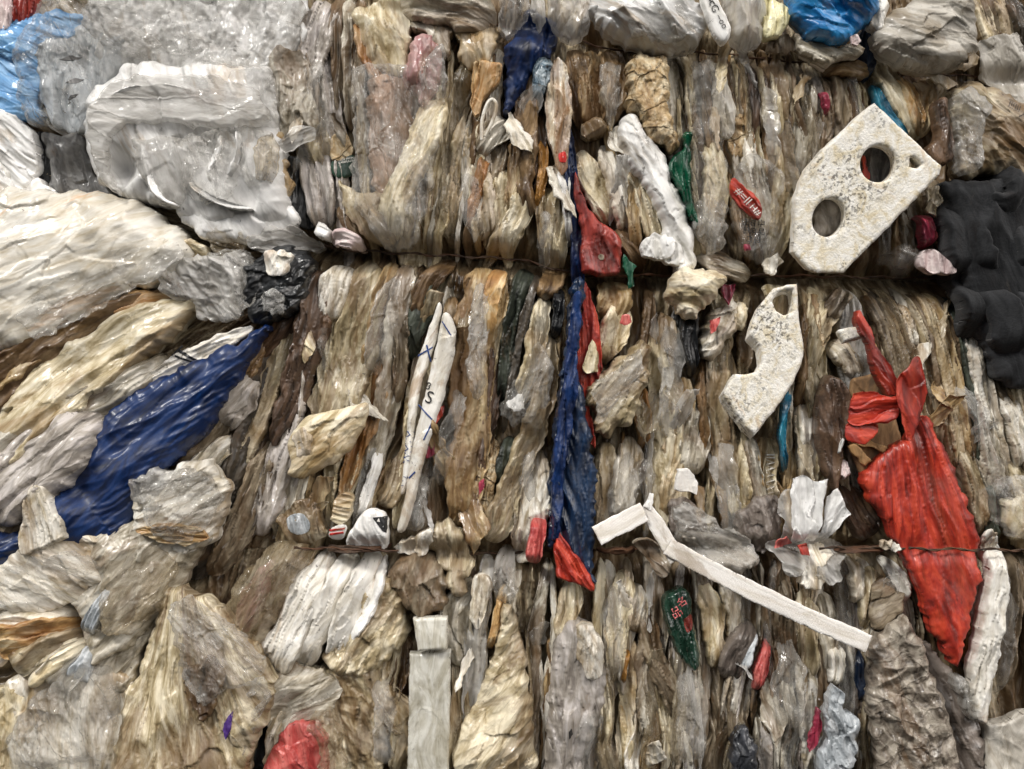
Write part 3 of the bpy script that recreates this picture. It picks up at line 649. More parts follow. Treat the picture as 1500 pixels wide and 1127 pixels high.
# blue bag
P('plastic_bag', 'blue', 70, [(376, 494), (366, 508), (345, 548), (318, 590), (296, 628), (262, 664), (232, 692), (205, 712), (196, 745), (186, 772), (150, 790), (100, 788), (60, 792), (20, 822), (-30, 860), (-60, 800), (10, 770), (70, 770), (86, 728), (108, 708), (112, 690), (140, 648), (160, 612), (182, 588), (214, 570), (250, 556), (268, 546), (300, 532), (345, 510)], 'bag', 'long royal blue bag tied in the middle, running down to the left edge', BAG, guide=('curve', np.array([(376, 494), (300, 560), (220, 630), (150, 700), (120, 716), (60, 780), (-40, 840)], np.float32)), T=28, r=40, A=2.4, w=12, L=600, soft=0, und=4, us=80, fc=((18, 300, .14, .5),), bumps=[(120, 716, 24, -22), (95, 745, 30, 12)])
# strips right of the blue bag
Z('film_fold', 'dim', 44, [(372, 500, 14), (340, 575, 36), (300, 640, 44), (240, 695, 30)], 'fold', 'greyish brown fold tight against the right side of the blue bag', FOLD)
Z('film_fold', 'mauve', 52, [(372, 548, 24), (345, 590, 44), (318, 628, 40)], 'roll', 'mauve grey swollen pleat right of the blue bag', FOLD)
Z('film_fold', 'tan', 50, [(392, 490, 14), (366, 530, 26), (352, 566, 18)], 'roll', 'short crinkled tan twist between blue bag and brown sheet', FOLD)
Z('film_fold', 'white', 46, [(345, 640, 20), (310, 670, 30), (265, 715, 22)], 'thin', 'bundle of thin white and grey strips below the blue bag', FOLD)
Z('film_fold', 'dark', 38, [(405, 500, 30), (380, 600, 44), (350, 700, 46), (310, 790, 46), (260, 850, 40)], 'fold', 'dark olive fold running down to the tan bag peak', FOLD)
Z('film_fold', 'beige', 50, [(430, 470, 16), (400, 550, 24), (372, 640, 22), (345, 700, 18)], 'fold', 'thin wavy beige fold right of the mauve pleat', FOLD)
Z('film_fold', 'brown', 52, [(468, 392, 44), (462, 460, 44), (446, 530, 40), (425, 600, 36), (400, 660, 26)], 'fold', 'wide dark brown film sheet hanging from the second wire', FOLD, T=18)
Z('film_fold', 'brown', 46, [(442, 440, 34), (408, 490, 40), (372, 530, 30)], 'fold', 'purplish brown sheet crossing below the black knot', FOLD)
Z('film_fold', 'mauve', 58, [(428, 500, 14), (428, 560, 30), (418, 640, 32), (400, 720, 34), (372, 790, 24)], 'fold', 'pale mauve grey fold between two brown sheets', FOLD)
Z('film_fold', 'dim', 50, [(400, 640, 24), (380, 700, 36), (340, 790, 36), (300, 850, 26)], 'fold', 'dull fold bending toward the lower left lump', FOLD)
Z('film_fold', 'grey', 42, [(450, 640, 26), (430, 720, 34), (410, 800, 34)], 'fold', 'grey fold just left of the pleated cream scrap', FOLD)
# ================================================================ lower left
P('plastic_bag', 'white', 92, [(38, 722), (52, 708), (68, 708), (78, 730), (98, 758), (102, 788), (76, 800), (48, 812), (30, 815), (34, 770)], 'fold', 'twisted white cloth-like bag standing in front of the blue bag', BAG, guide=80, T=22, A=9, w=14)
P('plastic_bag', 'white', 84, [(-40, 860), (20, 820), (42, 795), (90, 788), (140, 790), (150, 820), (140, 850), (104, 880), (60, 895), (20, 890), (-40, 905)], 'bag', 'crumpled dirty white bag on the left edge below the blue bag', BAG, guide=30)
P('plastic_bag', 'clearwhite', 98, [(195, 705), (215, 690), (228, 682), (246, 702), (236, 725), (208, 740), (192, 732)], 'crumple', 'small frosted film tuft above the big crumpled bag', SCRAP)
P('plastic_bag', 'white', 82, [(200, 730), (235, 700), (262, 684), (305, 680), (328, 712), (326, 755), (306, 790), (270, 806), (225, 800), (198, 775)], 'crumple', 'big crumpled whitish bag top with brown creases, lower left', BAG, guide=-30, T=18, und=14)
P('plastic_bag', 'grey', 74, [(140, 790), (200, 772), (270, 792), (290, 800), (262, 850), (240, 890), (190, 940), (140, 965), (130, 900), (110, 880), (140, 850)], 'bag', 'greyish tan half clear bag between white bag and tan bag', BAG, guide=-45, T=26)
P('plastic_bag', 'grey', 60, [(130, 900), (200, 880), (250, 850), (240, 900), (200, 960), (190, 1010), (150, 1000), (125, 960)], 'bag', 'brownish wrinkled bag behind the tan peaked bag', BAG, guide=-50)
for j, (x0, y0, x1, y1, w, mm, lb) in enumerate([(115, 905, -30, 905, 34, 'white', 'uppermost'), (120, 918, -30, 950, 38, 'orange', 'rust stained second'), (122, 925, 0, 990, 30, 'beige', 'narrow middle'), (126, 935, 20, 1005, 34, 'cream', 'broad cream'), (132, 940, 60, 1020, 42, 'white', 'white rounded'), (136, 945, 105, 1010, 24, 'lightgrey', 'bluish grey')]):
    Z('film_fold', mm, 88 - 3 * abs(j - 2), [(x0, y0, w * .45), ((x0 + x1) / 2, (y0 + y1) / 2 - 4, w), (x1, y1, w * 1.1)], 'fold', lb + ' pleat of the fan of dirty folds at the lower left edge', FOLD)
Z('film_fold', 'lightgrey', 96, [(165, 850, 8), (145, 885, 14), (125, 925, 18), (118, 945, 8)], 'thin', 'small pale upright fin of film above the fan of folds', FOLD)
P('plastic_bag', 'clear', 92, [(40, 1030), (70, 1000), (110, 985), (150, 975), (172, 1030), (176, 1080), (150, 1110), (60, 1127), (20, 1120), (10, 1080)], 'crumple', 'very shiny clear crinkled bag in the bottom left corner', BAG, guide=60, T=26)
P('plastic_bag', 'cream', 70, [(-30, 1020), (20, 1010), (50, 1040), (40, 1100), (0, 1160), (-30, 1160)], 'crumple', 'orange stained white film in the bottom left corner', BAG)
P('plastic_bag', 'white', 60, [(20, 1000), (120, 970), (190, 1000), (190, 1170), (20, 1170)], 'bag', 'beige film under the shiny crinkled corner bag', BAG)
P('plastic_bag', 'beige', 84, [(240, 880), (252, 870), (270, 872), (300, 888), (322, 902), (350, 935), (378, 968), (392, 985), (384, 1040), (362, 1100), (350, 1170), (165, 1170), (176, 1090), (190, 1030), (215, 970), (236, 915)], 'bag', 'tall tan bag rising to a blunt peak at the bottom left', BAG, guide=('fan', 262, 820, 300), T=38, r=60, A=3, w=26, fc=((36, 130, .2, 1.4), (13, 60, .18, .7)))
it = ITEMS[-1]
P('plastic_film', 'clear', 140, [(246, 885), (275, 880), (330, 920), (384, 975), (372, 1000), (330, 1010), (300, 1040), (270, 1000), (256, 940)], 'crumple', 'glossy clear skin over the shoulder of the tan peaked bag', SHEET, guide=50, T=10)
P('plastic_scrap', 'rust', 118, [(270, 985), (310, 965), (322, 985), (318, 1030), (298, 1050), (276, 1025)], 'crumple', 'brown patch seen inside the tan peaked bag', SCRAP)
P('plastic_film', 'clear', 104, [(330, 1010), (385, 985), (395, 1010), (375, 1070), (345, 1120), (322, 1110), (340, 1060)], 'crumple', 'clear wrinkled edge along the right side of the tan bag', SHEET, guide=-60)
P('plastic_scrap', 'mauve', 120, [(334, 1048), (342, 1040), (340, 1065), (330, 1082), (327, 1070)], 'thin', 'tiny purple scrap on the right flank of the tan bag', SCRAP)['o'].data.materials.__setitem__(0, mat('purple', ['5a3a8a', '44286e'], samt=0))
P('plastic_bag', 'black', 30, [(345, 1060), (385, 1040), (398, 1080), (385, 1160), (335, 1160)], 'fold', 'black sheet painting the shade of the gap right of the tan bag', BAG)  # gap shade painted as a black sheet
P('plastic_film', 'cleartan', 62, [(395, 800), (430, 790), (452, 805), (440, 850), (410, 900), (380, 950), (356, 965), (322, 930), (330, 880), (362, 830)], 'bag', 'half clear brownish film bag with a pink patch inside', BAG, guide=-60, T=22)
P('plastic_scrap', 'pink', 56, [(380, 830), (400, 820), (392, 870), (372, 920), (350, 942), (338, 925), (352, 870)], 'fold', 'dusty pink strip under the half clear brownish bag', SCRAP, guide=-60, T=22)
Z('film_fold', 'beige', 58, [(448, 740, 40), (440, 780, 60), (418, 850, 50), (392, 920, 40), (360, 975, 26)], 'roll', 'soft beige fold hanging left of the rusty white sack', FOLD)
P('plastic_film', 'beige', 66, [(405, 765), (425, 738), (460, 730), (470, 760), (480, 785), (455, 800), (425, 798)], 'roll', 'beige puffed film with a faint green tinge above the third wire', SHEET, guide=80)
part(ITEMS[-1], 'green_tint', 'lightgrey', [(420, 760), (440, 752), (455, 765), (450, 780), (428, 782)], sharp=False)
P('plastic_film', 'clear', 112, [(206, 704), (250, 688), (300, 690), (322, 730), (300, 780), (262, 800), (222, 780), (204, 740)], 'crumple', 'shiny clear layer wrinkled over the big crumpled whitish bag top', SHEET, guide=-30, T=4)
P('plastic_film', 'cleartan', 100, [(160, 800), (230, 800), (262, 830), (236, 890), (190, 930), (150, 930), (146, 860)], 'bag', 'brownish clear film lying over the greyish bag below the whitish bag top', SHEET, guide=-50, T=4)
P('plastic_film', 'clear', 104, [(-20, 850), (40, 820), (110, 806), (140, 830), (100, 866), (40, 884), (-20, 890)], 'crumple', 'thin wet looking skin on the dirty white bag at the left edge', SHEET, guide=25, T=3)
P('plastic_scrap', 'orange', 108, [(196, 776), (240, 764), (288, 772), (310, 790), (270, 800), (226, 792)], 'fold', 'rust stained crease under the crumpled whitish bag top', SCRAP, guide=5, T=3)
# rusty white sack
for j, (pts, mm, lb) in enumerate([
    ([(478, 812, 32), (450, 865, 38), (420, 930, 46), (385, 992, 50)], 'paper', 'leftmost wide'),
    ([(512, 812, 34), (488, 870, 40), (458, 930, 40), (430, 985, 30)], 'paper', 'rust blotched second'),
    ([(545, 812, 34), (525, 870, 38), (500, 930, 30), (480, 978, 18)], 'paper', 'third'),
    ([(562, 818, 10), (548, 880, 14), (520, 925, 14), (512, 965, 10)], 'whitefoam', 'narrow rightmost')]):
    Z('sack_pleat', mm, 66 - 2 * j, pts, 'fold', lb + ' pleat of the white sack pinched by the third wire', 'white sack', A=2.5, w=26, T=14)
P('sack_corner', 'whitefoam', 70, [(508, 790), (514, 772), (532, 752), (550, 745), (564, 752), (568, 775), (566, 808), (525, 810), (505, 806)], 'fold', 'rounded white sack corner with a black patch just above the third wire', 'white sack', guide=85, A=3, w=30, T=14)
part(ITEMS[-1], 'black_patch', 'blackink', [(547, 757), (568, 756), (567, 780), (561, 777)])
part(ITEMS[-1], 'white_triangle', 'whiteink', [(553, 763), (556, 758), (558, 764)], lift=2.2)
Z('film_fold', 'paper', 62, [(492, 722, 26), (500, 745, 30), (495, 775, 26)], 'thin', 'cream pleated scrap left of the rounded sack corner', FOLD, guide=None) if False else P('plastic_scrap', 'cream', 64, [(482, 765), (490, 730), (505, 720), (518, 725), (512, 755), (500, 772)], 'fold', 'cream pleated scrap left of the rounded sack corner', SCRAP, guide=0, w=7, A=4)
P('plastic_scrap', 'whitefoam', 66, [(478, 788), (484, 772), (508, 768), (504, 790), (490, 796)], 'flat', 'small white scrap with red stripes above the third wire', SCRAP, guide=10)
for q in ([(482, 776), (505, 773), (505, 776), (482, 779)], [(482, 782), (503, 779), (503, 782), (482, 785)]): part(ITEMS[-1], 'red_stripe', 'redink', q)
P('plastic_bag', 'beige', 56, [(498, 880), (520, 850), (570, 840), (600, 880), (590, 950), (545, 985), (500, 990), (470, 960)], 'crumple', 'brown fibrous film clump right of the white sack', BAG, guide=-60, T=24)
P('plastic_bag', 'dim', 62, [(572, 825), (600, 800), (640, 815), (658, 850), (655, 890), (620, 905), (585, 890), (570, 860)], 'crumple', 'fuzzy grey brown lump above the folded clear sleeve', 'fibre lump', T=26)
P('plastic_bag', 'beige', 58, [(622, 780), (650, 762), (680, 775), (690, 830), (676, 880), (655, 860), (640, 815), (612, 800)], 'crumple', 'grey fuzzy wad right of the fuzzy brown lump', 'fibre lump', T=24)
P('plastic_scrap', 'white', 76, [(576, 800), (600, 792), (628, 775), (638, 790), (622, 815), (598, 822), (578, 815)], 'crumple', 'knobbly white scrap on top of the fuzzy lumps', SCRAP)
P('plastic_bag', 'beige', 52, [(455, 990), (520, 975), (560, 960), (580, 1020), (560, 1127), (540, 1170), (480, 1170), (470, 1080)], 'crumple', 'matted grey brown film below the white sack', BAG, guide=80, T=20)
P('plastic_film', 'grey', 62, [(385, 1005), (430, 975), (470, 985), (500, 1010), (480, 1040), (430, 1060), (400, 1080), (390, 1040)], 'bag', 'grey film shoulder above the faded red bag', SHEET, guide=-30)
P('plastic_bag', 'white', 60, [(392, 1060), (410, 1040), (440, 1045), (420, 1080), (395, 1127), (385, 1120)], 'fold', 'white sliver of film left of the faded red bag', SHEET, guide=-60)
P('plastic_bag', 'pinkred', 70, [(395, 1110), (412, 1080), (432, 1060), (458, 1062), (474, 1085), (480, 1127), (475, 1170), (385, 1170)], 'bag', 'faded red bag bulging at the bottom edge', BAG, guide=75)
P('plastic_film', 'cleartan', 92, [(448, 1060), (480, 1040), (500, 1080), (500, 1170), (465, 1170), (470, 1100)], 'crumple', 'cloudy film over the right side of the faded red bag', SHEET)
Z('film_fold', 'cream', 62, [(566, 955, 22), (562, 1010, 30), (590, 1060, 30), (580, 1150, 26)], 'roll', 'twisted cream strip left of the folded clear sleeve', FOLD)
# folded sleeve
P('plastic_sleeve', 'grey', 72, [(600, 958), (660, 955), (656, 1170), (596, 1170)], 'foam', 'tall flat glossy sleeve standing at the bottom middle', 'plastic sleeve', A=2, w=28, L=120, skirt=22, T=4)['o'].data.materials.__setitem__(0, mat('sleeve', ['dcdad0', 'c4c0b2', 'a8a290'], samt=.15, rough=.22, coat=.9, bump=.4))
P('plastic_sleeve', 'grey', 84, [(605, 906), (656, 904), (655, 952), (612, 954)], 'foam', 'short folded top piece of the glossy sleeve under the fuzzy lump', 'plastic sleeve', A=1, w=28, skirt=16, T=4)['o'].data.materials.__setitem__(0, MATS['sleeve'])
Z('film_fold', 'grey', 62, [(690, 850, 24), (668, 900, 40), (672, 950, 40), (690, 985, 20)], 'roll', 'curling grey film right of the sleeve top', FOLD)
Z('film_fold', 'beige', 58, [(672, 960, 26), (676, 1030, 30), (668, 1150, 30)], 'fold', 'beige fold right beside the tall sleeve', FOLD)
P('plastic_bag', 'beige', 68, [(738, 884), (752, 890), (764, 930), (772, 990), (782, 1060), (786, 1127), (780, 1170), (675, 1170), (664, 1100), (678, 1060), (705, 1010), (725, 950)], 'bag', 'broad beige grey bag with slanting creases, bottom middle', BAG, guide=-52, T=24, A=6, w=20)
Z('film_fold', 'orange', 92, [(738, 860, 10), (730, 900, 12), (716, 960, 9)], 'thin', 'rust coloured ribbon on the edge of the broad beige bag', FOLD)
P('plastic_bag', 'white', 60, [(690, 850), (706, 840), (722, 850), (712, 900), (698, 925), (688, 900)], 'fold', 'bright white film tongue below the third wire', SHEET)
P('plastic_bag', 'mauve', 66, [(812, 930), (838, 905), (862, 915), (882, 950), (892, 1000), (876, 1060), (850, 1120), (850, 1170), (795, 1170), (798, 1080), (806, 1000)], 'bag', 'greyish lilac bag with tiny black specks at the bottom', BAG, guide=85, T=26, r=30, A=5)
for q in ([(832, 1064), (836, 1060), (838, 1070), (833, 1076)], [(848, 1060), (851, 1059), (850, 1064)]): part(ITEMS[-1], 'black_speck', 'blackink', q)
Z('film_fold', 'cream', 74, [(838, 856, 40), (832, 900, 30), (822, 960, 20)], 'fold', 'cream neck of film right under the navy bag', FOLD)
P('plastic_film', 'white', 94, [(845, 920), (866, 915), (886, 950), (884, 990), (862, 1000), (846, 960)], 'roll', 'whitish bulge on the shoulder of the lilac bag', SHEET)
# ================================================================ upper middle
Z('film_fold', 'mauve', 34, [(478, -10, 40), (462, 60, 44), (440, 120, 34), (425, 180, 20)], 'fold', 'mauve grey bundle running down from the top edge', FOLD)
for x, w, mm, lb in ((494, 20, 'dim', 'dark grey'), (508, 16, 'grey', 'pale grey'), (524, 16, 'dim', 'brown grey')):
    Z('film_fold', mm, 34, [(x, -15, w), (x + 2, 80, w), (x + 4, 190, w * .7)], 'thin', lb + ' straight pleat left of the orange stained bag', FOLD)
Z('film_fold', 'beige', 40, [(462, 110, 34), (468, 200, 38), (480, 260, 26)], 'fold', 'beige fold above the pale mauve pair', FOLD)
Z('film_fold', 'mauve', 46, [(448, 222, 24), (458, 280, 24), (470, 340, 16)], 'fold', 'left of two slim mauve strips beside the black gap', FOLD)
Z('film_fold', 'mauve', 42, [(470, 212, 20), (478, 270, 22), (482, 330, 16)], 'fold', 'right of two slim mauve strips beside the black gap', FOLD)
P('carton_scrap', 'lump', 38, [(485, 195), (508, 192), (518, 222), (505, 236), (484, 236)], 'flat', 'crackled cream and black scrap over the dark green pack', SCRAP)
P('carton_scrap', 'darkgreen', 36, [(484, 232), (520, 226), (522, 256), (494, 264), (484, 250)], 'flat', 'dark green printed pack peeping out beside the big brown pocket', 'printed pack')
for k, tx in enumerate(('MADE FROM', 'CAREFULLY')): writing(ITEMS[-1], tx, 507, 234 + 4 * k, 4.2, -8, 'whiteink')
P('plastic_bag', 'cream', 46, [(512, 12), (560, -5), (598, 0), (600, 60), (592, 108), (566, 116), (545, 96), (528, 60)], 'bag', 'orange stained cream bag at the top, left of the pink film', BAG, guide=80)
Z('film_fold', 'orange', 66, [(524, 20, 20), (540, 60, 30), (556, 100, 32), (578, 118, 20)], 'fold', 'orange streaked ridge on the stained cream bag', FOLD)
P('plastic_bag', 'rust', 52, [(540, 122), (560, 110), (588, 104), (606, 140), (604, 190), (590, 235), (572, 280), (560, 300), (546, 270), (540, 200)], 'bag', 'pinkish brown crumpled pocket inside the long clear bag', BAG, guide=85, T=22)['o'].data.materials.__setitem__(0, mat('rosebrown', ['b89880', '9c7c62', '7a5c44'], samt=.35, rough=.4))
P('plastic_film', 'clear', 72, [(512, 100), (545, 90), (610, 95), (650, 60), (655, 130), (640, 200), (628, 280), (612, 350), (570, 366), (536, 330), (512, 280), (518, 190)], 'bag', 'long clear bag over the brown pocket in the upper middle', BAG, guide=84, T=14, A=7, w=30)
P('plastic_film', 'pink', 74, [(606, 60), (618, 46), (640, 58), (650, 90), (640, 120), (628, 150), (616, 160), (606, 138), (588, 118), (592, 96)], 'bag', 'pale pink film flare above the tan diagonal roll', SHEET, guide=80, A=7, w=12)
P('plastic_film', 'grey', 50, [(600, 5), (650, 0), (662, 50), (656, 90), (640, 70), (618, 40), (604, 40)], 'bag', 'greyish clear film above the pink flare', SHEET, guide=75)
Z('film_roll', 'cream', 70, [(650, 130, 26), (632, 170, 34), (608, 230, 36), (580, 290, 36), (566, 355, 44)], 'roll', 'tan wrinkled roll slanting down beside the brown pocket', 'film roll')
P('plastic_film', 'beige', 64, [(494, 262), (520, 282), (566, 284), (574, 320), (574, 356), (540, 350), (508, 318)], 'bag', 'open pouch lip of beige film above the second wire', SHEET, guide=70)
for j, (pts, mm, lb) in enumerate([
    ([(456, 330, 14), (474, 338, 20), (488, 348, 16)], 'whitefoam', 'left'), ([(478, 350, 16), (500, 346, 20), (520, 354, 18), (528, 364, 10)], 'palepink', 'right')]):
    Z('foam_rope', mm, 66, pts, 'roll', lb + ' knobbly white foam rope end at the second wire', 'foam rope', noenv=1)
Z('film_fold', 'dim', 44, [(500, 290, 26), (520, 330, 30), (545, 360, 20)], 'fold', 'grey brown fold under the pouch lip', FOLD)
Z('plastic_bag', 'grey', 56, [(580, -12, 50), (650, 4, 56), (725, 20, 50)], 'roll', 'grey film roll lying along the top edge', 'film roll', T=20)
P('plastic_film', 'cream', 42, [(664, 42), (700, 36), (736, 38), (728, 72), (712, 96), (690, 104), (672, 84)], 'bag', 'cream film patch under the grey film roll', SHEET, guide=80, T=12)
P('plastic_bag', 'orange', 58, [(692, 90), (738, 92), (730, 120), (712, 140), (698, 170), (690, 165), (690, 120)], 'fold', 'tan orange pleated piece left of the navy bag', SHEET, guide=100)
P('plastic_bag', 'navy', 50, [(772, 14), (796, 20), (816, 36), (815, 62), (806, 84), (788, 92), (776, 118), (762, 140), (748, 166), (734, 168), (742, 112), (744, 60), (756, 48)], 'bag', 'dark blue bag hanging below the top edge', BAG, guide=105, T=22, A=8, w=14)['o'].data.materials.__setitem__(0, MATS['blue'])
P('plastic_bag', 'clearwhite', 66, [(735, -12), (772, -12), (775, 20), (762, 42), (742, 48), (730, 30)], 'crumple', 'cloudy white wad left above the hanging blue bag', BAG)
P('plastic_bag', 'clearwhite', 68, [(776, -12), (796, -10), (800, 30), (790, 44), (780, 30)], 'fold', 'frosted strip over the neck of the hanging blue bag', BAG)
P('plastic_bag', 'clearwhite', 66, [(800, -15), (866, -15), (864, 30), (852, 55), (828, 52), (806, 36)], 'crumple', 'clear crumpled wad right of the hanging blue bag', BAG)
def ring_handle():
    a = [(706, 205), (706, 178), (714, 152), (722, 146), (727, 156), (722, 176), (710, 200)]
    o = tube('bag_handle', [(x, y, 88) for x, y in a], 2.6, 'white'); tag(o, 'thin pale loop handle standing up below the tan orange piece', 'bag handle')
ring_handle()
Z('mesh_bag', 'charcoal', 56, [(812, 82, 16), (796, 98, 22), (790, 130, 16), (784, 155, 8)], 'fold', 'grey blue knitted net scrap right of the hanging blue bag', 'net bag')['o'].data.materials.__setitem__(0, mat('net', ['a8b4ba', '4c6474', '1e2c36'], samt=0, speck=.8, rough=.6, streak=0, crackle=2.0))
mat('stained', ['ece6da', 'd6c6aa', 'a8855c'], stain='7c4c22', samt=.55, rough=.38)
P('plastic_film', 'stained', 52, [(818, 78), (828, 92), (836, 120), (838, 160), (834, 210), (830, 250), (822, 262), (808, 220), (800, 180), (798, 140), (804, 110)], 'fold', 'white film with orange stains and a small red mark left of the navy strip', 'printed film', guide=88)
part(ITEMS[-1], 'red_mark', 'redink', [(818, 226), (828, 224), (829, 238), (820, 238)], sharp=False)
writing(ITEMS[-1], '-', 824, 231, 9, 0, 'whiteink', lift=2.4)
Z('plastic_film', 'whitefoam', 52, [(822, 240, 18), (830, 300, 10), (836, 360, 8)], 'thin', 'thin white tail of printed film beside the navy strip', 'printed film')
writing(ITEMS[-1], '||||| ||| ||', 831, 315, 6, 85, 'blackink')
Z('film_fold', 'rust', 50, [(778, 95, 22), (770, 180, 34), (768, 260, 30), (772, 330, 26)], 'roll', 'rusty brown wrinkled fold left of the printed white film', FOLD)
Z('film_fold', 'amber', 52, [(796, 195, 8), (796, 240, 14), (790, 290, 12), (786, 315, 6)], 'thin', 'narrow amber strip between brown folds', FOLD)
Z('film_fold', 'blue', 66, [(826, 150, 8), (834, 240, 18), (841, 300, 19), (846, 360, 17), (848, 430, 18)], 'thin', 'long navy strip dropping to the second wire', FOLD, noenv=1)
P('plastic_pouch', 'darkred', 54, [(842, 245), (850, 272), (862, 308), (888, 330), (908, 348), (912, 372), (908, 400), (880, 404), (852, 402), (852, 340), (842, 290)], 'fold', 'dull red triangular pouch right of the long navy strip', 'pouch', guide=80, noenv=1, T=10, A=3, w=30)
part(ITEMS[-1], 'rivet', 'dim', [(876, 376), (880, 373), (884, 376), (883, 381), (878, 381)], sharp=False)
for j, (pts, mm, h, lb) in enumerate([
    ([(648, 90, 24), (655, 180, 30), (648, 260, 30), (640, 340, 26)], 'beige', 34, 'plain beige fold right of the tan diagonal roll'),
    ([(690, 150, 24), (680, 220, 34), (668, 290, 28), (660, 345, 20)], 'cream', 42, 'crackled cream fold below the tan orange piece'),
    ([(740, 170, 20), (728, 240, 28), (712, 300, 28), (690, 360, 22)], 'dim', 34, 'dim grey fold under the tip of the hanging blue bag'),
    ([(745, 175, 28), (720, 200, 30), (700, 230, 18)], 'grey', 58, 'grey clear flap below the tip of the hanging blue bag'),
    ([(712, 220, 14), (700, 280, 18), (686, 345, 16)], 'orange', 48, 'narrow rust streaked fold under the loop handle'),
    ([(706, 240, 20), (712, 290, 26), (706, 350, 22)], 'white', 52, 'pale shiny fold under the loop handle'),
    ([(746, 240, 26), (738, 300, 30), (728, 360, 24)], 'beige', 46, 'beige fold left of the rusty brown fold'),
    ([(754, 195, 16), (752, 260, 20), (748, 330, 20)], 'tan', 50, 'slim tan fold touching the rusty brown fold'),
    ([(806, 270, 24), (800, 320, 30), (806, 380, 24)], 'beige', 50, 'beige fold below the amber strip'),
    ([(818, 290, 20), (816, 350, 26), (812, 410, 22)], 'cream', 44, 'cream fold left of the printed tail'),
    ([(786, 160, 12), (792, 230, 14), (786, 300, 12)], 'brown', 40, 'dark brown fold behind the amber strip'),
    ([(842, 62, 28), (850, 120, 32), (858, 190, 30)], 'rust', 44, 'rust brown fold below the clear wad'),
    ([(868, 66, 26), (866, 130, 30), (872, 190, 28)], 'tan', 50, 'tan fold second right of the printed white film'),
    ([(900, 62, 34), (902, 120, 36), (894, 185, 28)], 'rust', 46, 'wide brown fold left of the crackled foam lump'),
    ([(864, 170, 30), (876, 200, 24)], 'beige', 64, 'short beige flared scrap above the cream folds'),
    ([(852, 215, 22), (868, 270, 34), (894, 325, 24)], 'cream', 54, 'plump cream fold right of the long navy strip'),
    ([(884, 208, 26), (904, 270, 24), (918, 340, 18)], 'white', 56, 'shiny whitish fold in the cream bundle'),
    ([(900, 205, 16), (926, 260, 22), (930, 330, 18), (936, 375, 14)], 'tan', 60, 'tan ribbed fold in the cream bundle'),
    ([(918, 230, 16), (944, 280, 24), (958, 330, 28), (960, 360, 20)], 'cream', 66, 'front cream fold beside the white foam pipe'),
    ([(905, 330, 20), (925, 365, 24), (945, 395, 16)], 'rust', 50, 'brown stained fold end above the second wire')]):
    Z('film_fold', mm, h, pts, 'roll' if pts[0][2] > 25 else 'fold', lb, FOLD)
P('foam_lump', 'lump', 60, [(922, 76), (950, 74), (976, 84), (982, 115), (980, 165), (992, 195), (994, 215), (984, 224), (958, 208), (934, 172), (918, 160), (922, 130), (918, 100)], 'crumple', 'crackled tan foam lump shaped like a boot', 'foam lump', T=24)
P('foam_sheet', 'whitefoam', 46, [(908, 172), (930, 168), (950, 205), (976, 228), (982, 262), (1002, 300), (1016, 345), (1018, 400), (994, 400), (975, 350), (955, 290), (925, 250), (904, 220)], 'roll', 'smooth white foam pipe bending down behind the cream folds', 'foam pipe', guide=62, A=2, T=26, noenv=1)
P('plastic_bag', 'green', 62, [(1002, 190), (1013, 194), (1012, 235), (1013, 285), (1024, 325), (1020, 336), (1008, 312), (998, 280), (982, 262), (977, 246), (986, 228), (1001, 222)], 'fold', 'bright green film scrap beside the white foam pipe', SCRAP, guide=82, T=16)
P('plastic_scrap', 'green', 56, [(914, 374), (922, 382), (934, 390), (926, 400), (928, 418), (922, 420), (920, 402), (912, 392)], 'thin', 'tiny green scrap at the second wire by the dull red pouch', SCRAP, noenv=1)
P('paper_scrap', 'whitefoam', 66, [(938, 362), (955, 340), (975, 342), (1000, 365), (1002, 385), (985, 388), (962, 378), (945, 380)], 'crumple', 'crumpled white paper scrap above the second wire', 'paper scrap', noenv=1)
P('plastic_film', 'clear', 64, [(1018, 85), (1040, 78), (1058, 130), (1062, 220), (1066, 300), (1062, 360), (1040, 372), (1020, 345), (1014, 260), (1016, 180)], 'bag', 'tall clear greenish film right of the green scrap', SHEET, guide=88)
P('plastic_bag', 'white', 52, [(1040, 82), (1060, 92), (1072, 140), (1080, 190), (1068, 205), (1054, 195), (1046, 150)], 'roll', 'dirty white lumpy strip in the upper tier', SHEET, guide=80)
P('plastic_bag', 'lump', 48, [(1066, 170), (1088, 170), (1102, 200), (1094, 228), (1076, 232), (1064, 205)], 'crumple', 'crackled grey tan knob above the red label', 'foam lump')
Z('film_fold', 'cream', 50, [(1038, 200, 26), (1048, 270, 34), (1042, 350, 30)], 'roll', 'cream film inside the tall clear film', FOLD)
for k in range(8):
    x = 1076 + k * 11.5
    Z('film_fold', ['dim', 'tan', 'brown', 'beige', 'rust', 'cream', 'dim', 'beige'][k], 42 + (k % 3) * 4, [(x, 78 + 2 * k, 11), (x + 6, 150, 13), (x + 10, 225 - (k % 4) * 9, 9)], 'thin',
      ['first', 'second', 'third', 'fourth', 'fifth', 'sixth', 'seventh', 'eighth'][k] + ' from the left of the thin upright pleats under the cream ribbed piece', FOLD, group='thin upright pleats in the upper tier')
P('plastic_film', 'clear', 70, [(1082, 238), (1100, 228), (1128, 236), (1150, 250), (1140, 300), (1138, 360), (1118, 386), (1096, 370), (1080, 325), (1076, 285)], 'crumple', 'clear crumpled bag holding the red and white label', BAG, guide=80)
P('plastic_label', 'redink', 84, [(1070, 258), (1078, 258), (1090, 274), (1108, 288), (1118, 306), (1112, 326), (1098, 316), (1080, 300), (1070, 284)], 'thin', 'red printed label with white strokes in the clear bag', 'printed label', guide=50, skirt=6)['o'].data.materials.__setitem__(0, MATS['red'])
